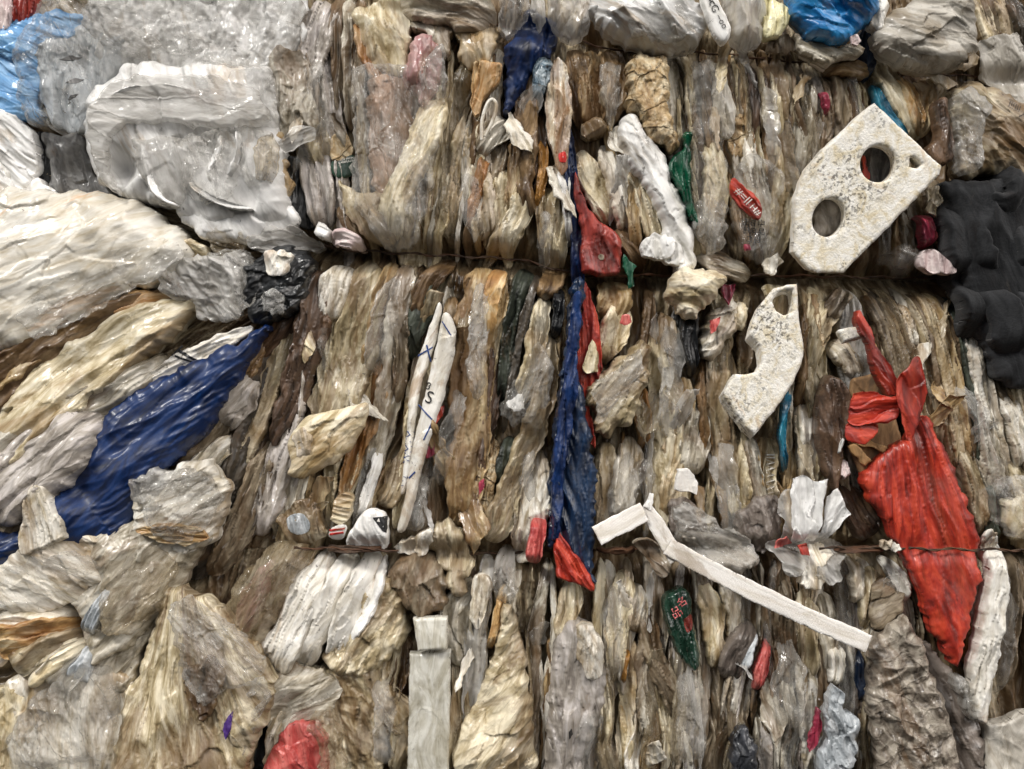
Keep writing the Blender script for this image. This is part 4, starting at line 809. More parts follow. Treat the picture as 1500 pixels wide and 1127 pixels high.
writing(ITEMS[-1], '#=II', 1088, 288, 17, 48, 'whiteink'); writing(ITEMS[-1], 'H#', 1106, 308, 14, 48, 'whiteink')
for yy, tx in ((328, '田日申'), (340, '日用品'), (352, '口目')): writing([i for i in ITEMS if 'clear crumpled bag holding' in i['o'].get('label', '')][0], tx, 1103, yy, 11, 6, 'blackink', lift=1.5)
P('plastic_scrap', 'magenta', 92, [(1090, 358), (1098, 358), (1100, 366), (1092, 368)], 'thin', 'tiny crimson speck of film under the black print', SCRAP)
Z('film_fold', 'grey', 62, [(1020, 372, 14), (1055, 388, 30), (1092, 402, 22), (1104, 408, 10)], 'fold', 'shell shaped grey film fan lying along the second wire', FOLD, noenv=1)
P('plastic_scrap', 'white', 62, [(1118, 388), (1138, 376), (1146, 384), (1134, 402), (1122, 402)], 'crumple', 'small white film scrap right of the shell shaped fan', SCRAP, noenv=1)
Z('film_fold', 'cream', 48, [(1146, 190, 18), (1150, 270, 28), (1142, 350, 30), (1140, 385, 20)], 'roll', 'yellowish fold left of the perforated foam block', FOLD)
# ---- top edge bags
P('plastic_bag', 'clearwhite', 66, [(866, -15), (1010, -15), (1030, 15), (1038, 42), (1026, 66), (1006, 74), (960, 76), (915, 60), (880, 44), (864, 20)], 'bag', 'large grey white swollen bag on the top edge, centre right', BAG, guide=28, T=38, A=8, w=22)['o'].data.materials.__setitem__(0, MATS['whitefilm'])
P('plastic_film', 'clear', 96, [(905, 0), (990, 5), (1020, 30), (1004, 60), (960, 60), (920, 40)], 'crumple', 'glossy crinkled skin over the large grey white bag', SHEET, guide=30)
P('printed_card', 'whitefoam', 92, [(1022, -12), (1046, -10), (1062, 22), (1073, 40), (1068, 60), (1056, 66), (1044, 50), (1032, 20)], 'flat', 'white printed strip with black squiggles between the top bags', 'printed strip', T=8, guide=65, skirt=10)
writing(ITEMS[-1], 'ocG', 1043, 8, 15, 70, 'blackink'); writing(ITEMS[-1], '~oo', 1056, 34, 13, 60, 'blackink')
P('plastic_bag', 'clearwhite', 70, [(1058, -12), (1120, -12), (1120, 30), (1114, 62), (1098, 72), (1078, 64), (1066, 34)], 'bag', 'milky bag right of the white printed strip', BAG, guide=95, T=26)
P('plastic_scrap', 'yellow', 76, [(1118, -10), (1164, 14), (1158, 34), (1146, 52), (1118, 56)], 'fold', 'pale yellow ribbed piece left of the bright blue bag', SCRAP, guide=100, A=5, w=8)
P('plastic_bag', 'grey', 56, [(1124, 56), (1150, 52), (1168, 62), (1164, 76), (1142, 80), (1128, 72)], 'crumple', 'small grey crumpled film under the pale yellow piece', SCRAP, noenv=1)
P('plastic_bag', 'midblue', 82, [(1152, -20), (1288, -20), (1284, 22), (1266, 42), (1240, 58), (1212, 62), (1186, 54), (1166, 36), (1156, 14)], 'bag', 'bright blue shiny bag on the top edge', BAG, guide=30, T=34, A=7)
P('plastic_bag', 'grey', 70, [(1160, 44), (1185, 58), (1225, 66), (1260, 66), (1264, 80), (1240, 88), (1212, 98), (1184, 90), (1170, 68)], 'crumple', 'grey crumpled film just under the bright blue bag', BAG, guide=15, noenv=1)
P('plastic_scrap', 'palepink', 96, [(1246, 54), (1256, 48), (1262, 60), (1256, 68), (1248, 64)], 'thin', 'tiny pale pink tab on the edge of the bright blue bag', SCRAP)
Z('film_fold', 'tan', 56, [(1210, 100, 14), (1245, 98, 20), (1282, 105, 14)], 'fold', 'horizontal tan fold below the grey crumpled film', FOLD, noenv=1)
Z('film_fold', 'navy', 46, [(1280, 20, 16), (1272, 70, 22), (1270, 120, 16)], 'thin', 'navy strip falling from the bright blue bag', FOLD, noenv=1)
P('plastic_bag', 'grey', 80, [(1296, 24), (1330, 6), (1380, -12), (1418, -5), (1432, 36), (1430, 75), (1412, 98), (1375, 102), (1330, 94), (1296, 80), (1276, 66)], 'bag', 'big dull grey bag at the top right', BAG, guide=20, T=32, A=6, w=30)['o'].data.materials.__setitem__(0, mat('dullgrey', ['bdb8ae', 'a39d92', '807a70'], stain='7a6a50', samt=.15, rough=.35, coat=.3))
P('plastic_scrap', 'paper', 84, [(1282, -10), (1300, -8), (1300, 20), (1288, 48), (1276, 40)], 'crumple', 'cream film tatter between blue bag and dull grey bag', SCRAP)
P('plastic_scrap', 'white', 90, [(1414, 66), (1430, 68), (1432, 92), (1420, 104), (1398, 100), (1406, 90), (1420, 90)], 'crumple', 'knotted white corner on the dull grey bag', SCRAP)
P('plastic_scrap', 'white', 74, [(1372, 108), (1386, 106), (1404, 114), (1410, 122), (1390, 126), (1378, 118)], 'crumple', 'white film tip below the dull grey bag', SCRAP)
for k, (x, mm) in enumerate(((1440, 'beige'), (1456, 'dim'), (1472, 'beige'), (1490, 'dark'))):
    Z('film_fold', mm, 46 + 3 * k, [(x - 10, -15, 18), (x + 8, 40, 20), (x + 26, 110, 14)], 'fold', ['first', 'second', 'third', 'fourth'][k] + ' slanting pleat in the top right corner, counted from the left', FOLD)
P('plastic_film', 'dullgrey', 72, [(1434, 58), (1460, 50), (1490, 48), (1512, 90), (1512, 180), (1488, 160), (1462, 130), (1436, 110)], 'sheet', 'smooth grey beige film sheet on the right edge near the top', SHEET, guide=75)
P('plastic_bag', 'beige', 72, [(1392, 132), (1425, 116), (1462, 124), (1496, 150), (1530, 190), (1530, 270), (1492, 280), (1466, 258), (1440, 252), (1416, 262), (1398, 258), (1404, 215), (1400, 170)], 'bag', 'swollen tan bag with black dashes above the charcoal cloth', BAG, guide=38, T=36, A=8, w=20)
writing(ITEMS[-1], '||||||', 1478, 160, 12, 30, 'blackink'); writing(ITEMS[-1], '~~', 1486, 174, 14, -30, 'blackink')
P('plastic_film', 'clear', 108, [(1394, 140), (1428, 124), (1450, 150), (1440, 200), (1440, 244), (1408, 256), (1404, 210)], 'crumple', 'shiny clear layer on the left of the swollen tan bag', SHEET, guide=70)
P('plastic_film', 'brown', 84, [(1368, 146), (1378, 142), (1388, 140), (1392, 180), (1400, 214), (1394, 240), (1378, 246), (1358, 218), (1372, 206), (1374, 176)], 'fold', 'dark brown film rag right of the orange upright folds', SHEET, guide=80, T=12, A=4)
for pts, mm, h, lb in [
    ([(1292, 78, 22), (1306, 110, 30), (1330, 160, 34), (1350, 205, 26)], 'cream', 56, 'cream upright fold with orange stains left of the brown rag'),
    ([(1322, 98, 14), (1338, 140, 20), (1352, 200, 16)], 'orange', 66, 'orange brown upright fold beside the dark brown rag'),
    ([(1356, 108, 26), (1362, 150, 22), (1356, 200, 18)], 'tan', 52, 'tan fold under the dull grey bag'),
    ([(1385, 106, 26), (1376, 130, 22), (1366, 160, 12)], 'beige', 58, 'beige fold above the dark brown rag'),
    ([(1284, 112, 10), (1292, 150, 14), (1318, 182, 12), (1340, 206, 9)], 'teal', 70, 'teal blue cord-like strip along the top edge of the foam block')]:
    Z('film_fold', mm, h, pts, 'fold' if pts[0][2] > 12 else 'thin', lb, FOLD)
for k, (x, mm, w) in enumerate(((1172, 'grey', 36), (1200, 'mauve', 24), (1214, 'dim', 16), (1232, 'beige', 18), (1250, 'dim', 22), (1262, 'cream', 14))):
    Z('film_fold', mm, 36 + 4 * (k % 3), [(x, 102, w * .8), (x + 4, 160, w), (x + (-6 if k < 3 else 6), 225, w), (x - 10, 300, w * .7)], 'fold', ['first', 'second', 'third', 'fourth', 'fifth', 'sixth'][k] + ' fold left of and above the foam block, under the grey crumpled film', FOLD)
Z('plastic_scrap', 'magenta', 60, [(1206, 128, 5), (1211, 150, 7), (1215, 170, 4)], 'thin', 'tiny crimson thread of film above the foam block', SCRAP)
# ================================================================ foam blocks
def circ(cx, cy, rx, ry, n=40, rot=0):
    r = math.radians(rot)
    return [(cx + rx * math.cos(t) * math.cos(r) - ry * math.sin(t) * math.sin(r), cy + rx * math.cos(t) * math.sin(r) + ry * math.sin(t) * math.cos(r)) for t in [2 * math.pi * k / n for k in range(n)]]
P('foam_block', 'foam', 108, [(1278, 153), (1374, 246), (1372, 258), (1305, 329), (1237, 399), (1200, 399), (1188, 394), (1165, 368), (1167, 290), (1182, 248), (1206, 219), (1243, 184)], 'foam',
  'white foam block with two round holes, dirty and speckled', 'foam block', guide=40, holes=[circ(1285, 241, 26, 27), circ(1216, 318, 24, 29, rot=20), [(1329, 234), (1334, 231), (1348, 243), (1340, 249), (1329, 247)]], tilt=(0.10, -0.06), shift=(2, -3), skirt=38)
P('plastic_film', 'charcoal', 66, [(1262, 215), (1310, 215), (1312, 270), (1262, 270)], 'fold', 'grey film seen through the upper hole of the foam block', SHEET)
P('plastic_scrap', 'redink', 78, [(1262, 226), (1268, 228), (1276, 262), (1270, 264)], 'thin', 'red strip seen through the upper hole of the foam block', SCRAP)['o'].data.materials.__setitem__(0, MATS['red'])
P('plastic_film', 'mauve', 66, [(1190, 285), (1245, 285), (1245, 350), (1190, 350)], 'bag', 'grey lilac film seen through the lower hole of the foam block', SHEET)
P('foam_block', 'foam', 84, [(1133, 423), (1150, 419), (1166, 417), (1168, 440), (1169, 463), (1176, 500), (1177, 524), (1161, 564), (1134, 602), (1106, 638), (1092, 625), (1062, 584), (1060, 575), (1074, 549), (1090, 549), (1106, 546), (1116, 530), (1113, 508), (1097, 491), (1104, 466), (1112, 447)], 'foam',
  'curved broken foam block with a scooped left side', 'foam block', guide=60, holes=[[(1150, 424), (1160, 424), (1162, 440), (1158, 458), (1148, 463), (1136, 456), (1130, 442), (1138, 430)]], tilt=(0, -0.04), shift=(-2, 7), skirt=26)
P('plastic_film', 'beige', 62, [(1125, 415), (1168, 415), (1168, 470), (1128, 470)], 'fold', 'beige film inside the round notch of the curved foam block', SHEET, guide=100)
P('wood_chip', 'foam', 84, [(1228, 484), (1271, 474), (1275, 490), (1236, 501)], 'foam', 'small oblong white wood chip above the red bag', 'wood chip', tilt=(0, 0), shift=(0, 3), skirt=14)
# ================================================================ middle tier
for pts, mm, h, lb in [
    ([(506, 388, 44), (494, 430, 50), (482, 480, 34)], 'white', 58, 'pale round headed fold at the left start of the middle tier'),
    ([(548, 380, 52), (528, 440, 60), (508, 520, 70), (494, 600, 64), (480, 650, 40)], 'beige', 52, 'wide beige film panel above the veined disc'),
    ([(572, 376, 20), (560, 430, 22), (545, 500, 18), (530, 560, 14)], 'tan', 66, 'tan ridge along the wide beige panel'),
    ([(596, 378, 24), (584, 450, 30), (575, 540, 32), (556, 640, 30), (540, 700, 20)], 'grey', 50, 'grey silvery fold right of the wide beige panel'),
    ([(590, 440, 14), (588, 520, 18), (580, 600, 14)], 'dim', 60, 'thin brown grey fold between silvery fold and printed band'),
    ([(640, 390, 20), (622, 430, 30), (606, 480, 26), (600, 530, 14)], 'olive', 50, 'dark olive crackled fold left of the printed band'),
    ([(668, 376, 16), (640, 400, 24), (615, 440, 26), (606, 480, 14)], 'rust', 62, 'tan twist crossing above the printed band'),
    ([(590, 660, 20), (572, 720, 30), (556, 745, 20)], 'beige', 56, 'fuzzy grey fold left of the long printed band'),
    ([(556, 650, 9), (545, 700, 14), (520, 770, 11)], 'whitefoam', 62, 'thin white slanting sliver above the sack corner'),
    ([(720, 386, 74), (704, 460, 56), (694, 540, 54), (688, 620, 52), (680, 700, 46), (668, 780, 38)], 'tan', 60, 'thick tan wrinkled column right of the printed band'),
    ([(660, 430, 18), (662, 520, 22), (656, 600, 18)], 'beige', 54, 'slim beige fold between printed band and tan column'),
    ([(735, 390, 24), (722, 430, 20), (714, 500, 12)], 'orange', 72, 'orange ridge on the right of the tan column'),
    ([(730, 470, 16), (724, 560, 18), (712, 660, 18), (700, 740, 12)], 'brown', 46, 'dark brown groove fold right of the tan column'),
    ([(722, 640, 18), (708, 720, 26), (700, 790, 20)], 'lump', 50, 'speckled knotty fold below the tan column'),
    ([(776, 388, 36), (756, 450, 24), (742, 520, 18), (732, 600, 10)], 'olive', 54, 'blackish green film strip left of the beige column'),
    ([(790, 395, 10), (768, 470, 12), (750, 560, 10), (738, 640, 8)], 'dark', 60, 'thin dark ribbon right of the blackish green strip'),
    ([(812, 385, 40), (808, 410, 34), (790, 440, 16)], 'rust', 62, 'brown pinched neck of film at the second wire'),
    ([(798, 425, 20), (790, 490, 26), (776, 550, 26), (760, 600, 16)], 'cream', 62, 'cream fold with orange edge in front of the green strip'),
    ([(806, 480, 16), (800, 560, 30), (778, 640, 32), (752, 700, 34), (730, 770, 40), (718, 800, 30)], 'beige', 60, 'long beige column bending left above the third wire'),
    ([(788, 650, 14), (786, 700, 32), (778, 760, 42), (772, 830, 40)], 'white', 58, 'whitish streaky film spindle left of the navy bag'),
    ([(822, 420, 14), (818, 460, 16), (812, 500, 8)], 'black', 40, 'black strip painting the shaded slit beside the pinched neck'),  # slit's darkness put in as a black strip
    ([(748, 640, 20), (735, 690, 24), (722, 720, 12)], 'olive', 40, 'dark green film deep beside the long beige column'),
    ([(905, 408, 50), (902, 440, 44), (885, 470, 24)], 'tan', 56, 'tan fan of film just under the dull red pouch'),
    ([(914, 440, 34), (898, 490, 34), (884, 535, 24)], 'cream', 62, 'cream fold with a pink smear right of the red strip'),
    ([(952, 420, 14), (950, 500, 18), (950, 590, 14)], 'rust', 46, 'narrow brown fold left of the beige knot'),
    ([(975, 455, 38), (970, 540, 34), (968, 640, 34), (966, 720, 30), (960, 800, 24)], 'beige', 54, 'tall beige column under the beige knot'),
    ([(1000, 545, 34), (998, 620, 40), (990, 690, 34), (984, 770, 40)], 'cream', 60, 'pale column with torn top right of the tall beige column'),
    ([(1026, 590, 24), (1018, 650, 34), (1012, 700, 30)], 'grey', 64, 'clear grey fold above the white cloth scrap'),
    ([(940, 560, 12), (945, 620, 18), (942, 660, 10)], 'orange', 56, 'short orange white sliver left of the tall beige column'),
    ([(925, 640, 26), (916, 700, 34), (908, 770, 26)], 'white', 52, 'pale shiny fold above the woven strap end'),
    ([(890, 650, 26), (886, 720, 32), (884, 790, 26)], 'beige', 54, 'beige fold right of the navy bag bottom'),
    ([(1050, 500, 26), (1052, 580, 30), (1058, 660, 34), (1068, 740, 34)], 'beige', 54, 'beige fold left of the curved foam block tip'),
    ([(1035, 520, 16), (1034, 600, 20), (1042, 690, 18)], 'tan', 48, 'tan fold behind the grey fold, middle tier'),
    ([(1010, 455, 12), (1012, 500, 22), (1018, 555, 12)], 'black', 50, 'black tongue painting the dark gap under the beige knot'),  # black shape painted in for a dark gap
    ([(1000, 440, 24), (1008, 480, 30), (1004, 520, 12)], 'charcoal', 44, 'dark grey film behind the black tongue'),
    ([(1098, 640, 18), (1106, 700, 22), (1120, 760, 18)], 'grey', 54, 'grey thin fold under the tip of the curved foam block'),
    ([(1085, 480, 24), (1100, 520, 26), (1088, 545, 20)], 'dim', 50, 'dim film in the scoop of the curved foam block'),
    ([(1078, 640, 24), (1080, 700, 30), (1090, 770, 30)], 'cream', 58, 'shiny cream fold left of the barcode like strokes'),
    ([(1190, 430, 24), (1186, 480, 26), (1182, 540, 20), (1176, 600, 20)], 'rust', 48, 'brown fold right of the curved foam block'),
    ([(1220, 440, 40), (1205, 470, 30), (1196, 510, 26), (1192, 560, 14)], 'beige', 56, 'beige swirl left of the white wood chip'),
    ([(1250, 420, 20), (1230, 440, 26), (1212, 470, 18)], 'grey', 66, 'grey curl above the white wood chip'),
    ([(1222, 500, 24), (1244, 525, 26), (1258, 560, 16)], 'white', 62, 'pinkish white film curl under the white wood chip'),
    ([(1182, 590, 24), (1186, 660, 28), (1184, 720, 24)], 'white', 54, 'pale shiny fold left of the brown leaf shaped film'),
    ([(1132, 640, 14), (1130, 700, 16), (1135, 740, 12)], 'cream', 52, 'cream thin fold with pressed white strokes')]:
    Z('plastic_film' if mm == 'black' else 'film_fold', mm, h + 16 * (mm == 'black'), pts, 'roll' if pts[1][2] > 28 else ('fold' if pts[1][2] > 15 else 'thin'), lb, FOLD)  # black strips are painted gap shade, raised so they show
writing(ITEMS[-1], 'WWWII', 1129, 695, 17, -90, 'whiteink', name='pressed_strokes')
Z('plastic_film', 'teal', 66, [(1166, 566, 9), (1150, 600, 9), (1147, 650, 7), (1158, 700, 6)], 'thin', 'thin dark blue cord-like strip below the curved foam block', SHEET)
P('plastic_film', 'beige', 72, [(424, 640), (436, 622), (452, 608), (482, 604), (510, 594), (540, 590), (536, 620), (520, 650), (496, 676), (462, 692), (440, 704), (418, 696), (428, 676), (420, 658)], 'sheet', 'veined pale disc of film like a cabbage leaf', 'film disc', guide=-35, T=16, A=1.2, w=18, L=120, r=30, und=3, us=40, sp=1.2, rg=1.5, skirt=14)['o'].data.materials.__setitem__(0, MATS['cream'])
P('plastic_scrap', 'white', 84, [(430, 632), (445, 625), (460, 640), (455, 665), (438, 672), (426, 655)], 'crumple', 'yellow white puckered knot in the veined disc', SCRAP, T=8)
# printed band
Z('printed_band', 'paper', 70, [(652, 455, 8), (655, 490, 26), (643, 550, 28), (628, 610, 26), (612, 670, 20), (600, 730, 16), (586, 785, 12)], 'flat', 'long white printed band with blue lines and black figures', 'printed band', T=9, r=8, skirt=14)
it = ITEMS[-1]
writing(it, 'S', 629, 583, 26, 18, 'blackink'); writing(it, '8', 627, 566, 16, 25, 'blackink')
for q in ([(613, 592), (634, 614), (633, 616), (612, 594)], [(648, 470), (662, 492), (661, 494), (647, 472)], [(636, 616), (622, 645), (620, 644), (634, 615)], [(598, 700), (608, 690), (609, 692), (599, 702)]): part(it, 'printed_line', 'blueink', q, rg=0)
Z('printed_band', 'paper', 60, [(646, 440, 6), (630, 500, 16), (610, 560, 16), (602, 620, 12), (596, 690, 12), (588, 730, 8)], 'flat', 'narrow white band with blue script left of the long printed band', 'printed band', T=9, r=6, skirt=14)
writing(ITEMS[-1], 'WMVM', 599, 655, 15, -82, 'blueink'); writing(ITEMS[-1], 'NA', 595, 705, 14, -75, 'blueink')
for q in ([(626, 505), (632, 530), (630, 531), (624, 506)], [(612, 520), (634, 508), (634, 510), (612, 523)]): part(ITEMS[-1], 'printed_line', 'blueink', q, rg=0)
P('plastic_scrap', 'magenta', 62, [(640, 598), (650, 594), (650, 610), (640, 622), (634, 630), (636, 612)], 'thin', 'small red triangle of film right of the printed band', SCRAP)['o'].data.materials.__setitem__(0, MATS['red'])
P('plastic_scrap', 'magenta', 60, [(626, 656), (636, 650), (634, 664), (624, 672)], 'thin', 'small crimson chip of film lower on the printed band', SCRAP)
P('plastic_scrap', 'magenta', 58, [(703, 708), (709, 702), (706, 720), (700, 730)], 'thin', 'crimson thread of film left of the long beige column', SCRAP)
P('plastic_film', 'clear', 82, [(778, 510), (796, 505), (812, 540), (804, 590), (780, 620), (752, 628), (735, 602), (742, 570), (766, 545)], 'crumple', 'clear grey crumpled flap over the long beige column', SHEET, guide=-60)
P('plastic_scrap', 'whitefoam', 78, [(742, 590), (764, 580), (770, 600), (752, 604)], 'crumple', 'bright white film tip in the clear crumpled flap', SCRAP)
# navy bag and red strips
P('plastic_bag', 'navy', 78, [(838, 408), (852, 402), (858, 430), (850, 480), (848, 530), (856, 590), (864, 630), (872, 680), (870, 760), (868, 810), (872, 862), (856, 852), (838, 820), (822, 800), (806, 805), (803, 760), (806, 690), (814, 620), (824, 540), (832, 470)], 'bag', 'long navy and royal blue bag standing in the centre', BAG, guide=92, T=12, r=12, A=5, w=10, L=460, und=4, us=30, fc=((9, 220, .3, 1),), noenv=1)
P('plastic_film', 'blue', 92, [(840, 430), (852, 425), (848, 500), (846, 570), (838, 620), (826, 700), (820, 790), (808, 796), (808, 700), (818, 600), (830, 510)], 'fold', 'brighter blue layer along the left of the navy bag', SHEET, guide=95, noenv=1, T=8, A=4, w=8)
P('plastic_bag', 'red', 70, [(852, 408), (862, 418), (870, 446), (880, 486), (882, 528), (880, 556), (866, 566), (862, 596), (870, 630), (873, 662), (860, 640), (850, 600), (844, 550), (846, 500), (852, 450)], 'fold', 'crooked red film strip right of the navy bag', SHEET, guide=90, noenv=1)
P('plastic_scrap', 'cream', 88, [(862, 508), (868, 498), (878, 520), (876, 545), (860, 548), (854, 540)], 'fold', 'cream scrap on the crooked red strip', SCRAP)
P('plastic_bag', 'red', 94, [(814, 766), (822, 782), (842, 810), (862, 838), (872, 862), (866, 870), (850, 856), (816, 848), (812, 800)], 'fold', 'red flap at the foot of the navy bag', SHEET, guide=60, noenv=1, T=7)
Z('plastic_film', 'pinkred', 84, [(790, 752, 12), (786, 790, 18), (780, 835, 14)], 'fold', 'faded red patch inside the whitish spindle left of the navy bag', SHEET, noenv=1)
P('plastic_bag', 'beige', 74, [(858, 566), (882, 548), (912, 520), (940, 496), (952, 505), (948, 560), (936, 600), (912, 628), (886, 642), (868, 632), (872, 610), (858, 596)], 'crumple', 'torn grey beige bag overlapping the crooked red strip', BAG, guide=-55, T=24)
P('plastic_film', 'clear', 92, [(866, 570), (900, 540), (940, 510), (940, 560), (905, 600), (876, 620)], 'sheet', 'thin clear skin on the torn grey beige bag', SHEET, guide=-50)
P('plastic_scrap', 'pinkred', 84, [(912, 462), (922, 460), (926, 472), (916, 478), (908, 474)], 'thin', 'small pink red smear of film right of the red strip', SCRAP)
P('plastic_bag', 'tan', 72, [(988, 398), (1030, 390), (1058, 402), (1060, 424), (1040, 446), (1022, 470), (998, 462), (980, 440), (980, 412)], 'crumple', 'tied beige bag knot hanging from the second wire', BAG, guide=20, T=34, r=34, noenv=1)['o'].data.materials.__setitem__(0, MATS['cream'])
P('plastic_bag', 'tan', 60, [(1030, 482), (1048, 450), (1070, 430), (1086, 448), (1078, 480), (1058, 520), (1040, 532), (1022, 515)], 'crumple', 'crinkled brown white bag with pink streaks left of the curved foam block', BAG, guide=-55, T=26)['o'].data.materials.__setitem__(0, MATS['white'])
P('plastic_bag', 'cream', 64, [(1076, 440), (1098, 446), (1092, 480), (1072, 492), (1058, 476)], 'crumple', 'small shiny crumpled pouch touching the curved foam block', BAG, T=20)
P('plastic_scrap', 'magenta', 74, [(1058, 418), (1078, 416), (1074, 436), (1068, 446), (1062, 436)], 'thin', 'bright red tuft of film under the second wire', SCRAP, noenv=1)
P('plastic_scrap', 'pinkred', 88, [(1042, 470), (1056, 464), (1050, 486), (1042, 490)], 'thin', 'pink streak of film on the crinkled brown white bag', SCRAP)
P('cloth_scrap', 'weave', 80, [(992, 688), (1008, 686), (1024, 708), (1020, 724), (990, 716)], 'flat', 'small white cloth scrap in the middle of the tall columns', 'cloth scrap')
# brown leaf, red bag
P('plastic_film', 'brown', 66, [(1212, 548), (1232, 556), (1244, 572), (1246, 612), (1236, 644), (1230, 700), (1226, 724), (1210, 700), (1200, 660), (1194, 610), (1200, 580)], 'fold', 'dark brown leaf shaped film left of the red bag', SHEET, guide=85, T=16, A=4, w=24)
P('cardboard_piece', 'card', 58, [(1246, 555), (1290, 545), (1320, 640), (1310, 700), (1262, 700), (1240, 640)], 'flat', 'torn cardboard behind the red bag flaps', 'cardboard', T=6)
for q, lb in (([(1244, 655), (1252, 650), (1278, 676), (1268, 684)], 'left'), ([(1262, 640), (1300, 655), (1296, 664), (1258, 650)], 'upper'), ([(1276, 500), (1290, 520), (1284, 545), (1274, 530)], 'top')):
    P('wood_splinter', 'card', 72, q, 'flat', lb + ' pale wood splinter showing inside the red bag', 'wood splinter', sharp=1)['o'].data.materials.__setitem__(0, mat('wood' + lb, ['c8a070', 'a88050'], samt=.1, rough=.7, coat=0))
red_guide = ('fan', 1300, 470, 420)
P('plastic_bag', 'red', 80, [(1262, 690), (1276, 680), (1296, 664), (1330, 640), (1352, 606), (1366, 622), (1384, 660), (1404, 706), (1424, 752), (1436, 790), (1434, 850), (1424, 900), (1412, 950), (1404, 984), (1390, 962), (1366, 915), (1348, 868), (1326, 812), (1300, 770), (1280, 742)], 'bag', 'big torn red bag pleated down to a point on the right', BAG, guide=red_guide, T=10, r=20, A=1.8, w=10, L=800, und=5, us=60, fc=((13, 260, .26, .7),), noenv=1, bumps=[(1380, 806, 14, -8), (1420, 806, 18, -8), (1340, 806, 14, -8)])
P('plastic_film', 'red', 112, [(1344, 519), (1352, 545), (1358, 575), (1350, 605), (1340, 640), (1330, 650), (1322, 620), (1314, 590), (1310, 562), (1326, 540)], 'sheet', 'upright stiff red flap at the top right of the red bag', SHEET, guide=80, skirt=2, T=1, A=1, und=3, rg=2, fc=((22, 60, .22, .5),))
P('plastic_film', 'red', 100, [(1258, 450), (1266, 462), (1284, 505), (1306, 540), (1318, 560), (1316, 578), (1300, 580), (1284, 552), (1270, 500), (1252, 478)], 'fold', 'narrow red strap rising to a point from the red bag', SHEET, guide=62, T=2, A=2, und=3, rg=2)
P('plastic_film', 'red', 104, [(1248, 575), (1270, 572), (1300, 582), (1316, 580), (1316, 610), (1300, 622), (1280, 618), (1262, 624), (1240, 622)], 'sheet', 'horizontal red band wrapped across the torn cardboard', SHEET, guide=-8, T=1, A=1.2, und=4, rg=2)
P('plastic_film', 'red', 100, [(1240, 618), (1262, 622), (1284, 616), (1288, 634), (1272, 650), (1252, 652), (1238, 640)], 'sheet', 'rounded red flap below the horizontal red band', SHEET, guide=20, T=1, A=1, und=3, rg=2)
Z('plastic_scrap', 'whitefoam', 88, [(1240, 636, 3), (1232, 655, 5), (1229, 672, 3)], 'thin', 'white curl of plastic at the left rim of the red bag', SCRAP)
Z('plastic_scrap', 'palepink', 76, [(1230, 672, 10), (1238, 690, 16), (1248, 705, 10)], 'fold', 'pinkish scrap left of the red bag', SCRAP)
Z('film_fold', 'brown', 58, [(1238, 710, 24), (1256, 750, 38), (1286, 792, 30)], 'fold', 'brown film wedge under the left side of the red bag', FOLD)
# charcoal cloth
P('garment', 'jacket', 70, [(1380, 268), (1402, 262), (1436, 268), (1460, 262), (1520, 262), (1540, 300), (1540, 560), (1500, 572), (1470, 560), (1446, 520), (1424, 456), (1410, 410), (1398, 350), (1380, 310)], 'bag', 'charcoal knitted garment crumpled at the right edge', 'garment', guide=70, T=24, r=30, A=2, w=50, L=300, und=16, us=80, fc=(), noenv=1)
jt = ITEMS[-1]
def jpart(pts, T, h, w=20):
    it = mkstrip('fabric_roll', 'jacket', h, pts, 'roll', T=T, A=.8, w=w, L=300, skirt=26, und=4, us=50, fc=())
    o = mesh_item(it, jt['o'])
    return o
jpart([(1462, 252, 30), (1484, 262, 34), (1482, 290, 30), (1450, 296, 22), (1428, 282, 14)], 20, 92)
jpart([(1386, 280, 30), (1402, 340, 34), (1416, 400, 36), (1432, 460, 38), (1424, 500, 26)], 18, 84)
jpart([(1412, 290, 16), (1440, 360, 24), (1456, 420, 36), (1478, 480, 44), (1486, 540, 30)], 18, 92)
jpart([(1500, 300, 30), (1510, 380, 40), (1512, 460, 40), (1512, 540, 30)], 16, 88)
Z('plastic_film', 'magenta', 76, [(1356, 308, 14), (1362, 340, 18), (1368, 364, 12)], 'fold', 'crimson film strip left of the charcoal garment', SHEET)
P('plastic_film', 'cleartan', 80, [(1360, 276), (1376, 270), (1378, 300), (1372, 318), (1360, 305)], 'crumple', 'little clear tuft above the crimson strip', SHEET)
P('foam_sheet', 'palepink', 86, [(1346, 374), (1356, 364), (1372, 365), (1390, 380), (1406, 396), (1398, 404), (1378, 398), (1362, 402), (1350, 392)], 'fold', 'pale pink crumpled scrap beside the second wire on the right', SCRAP, noenv=1)
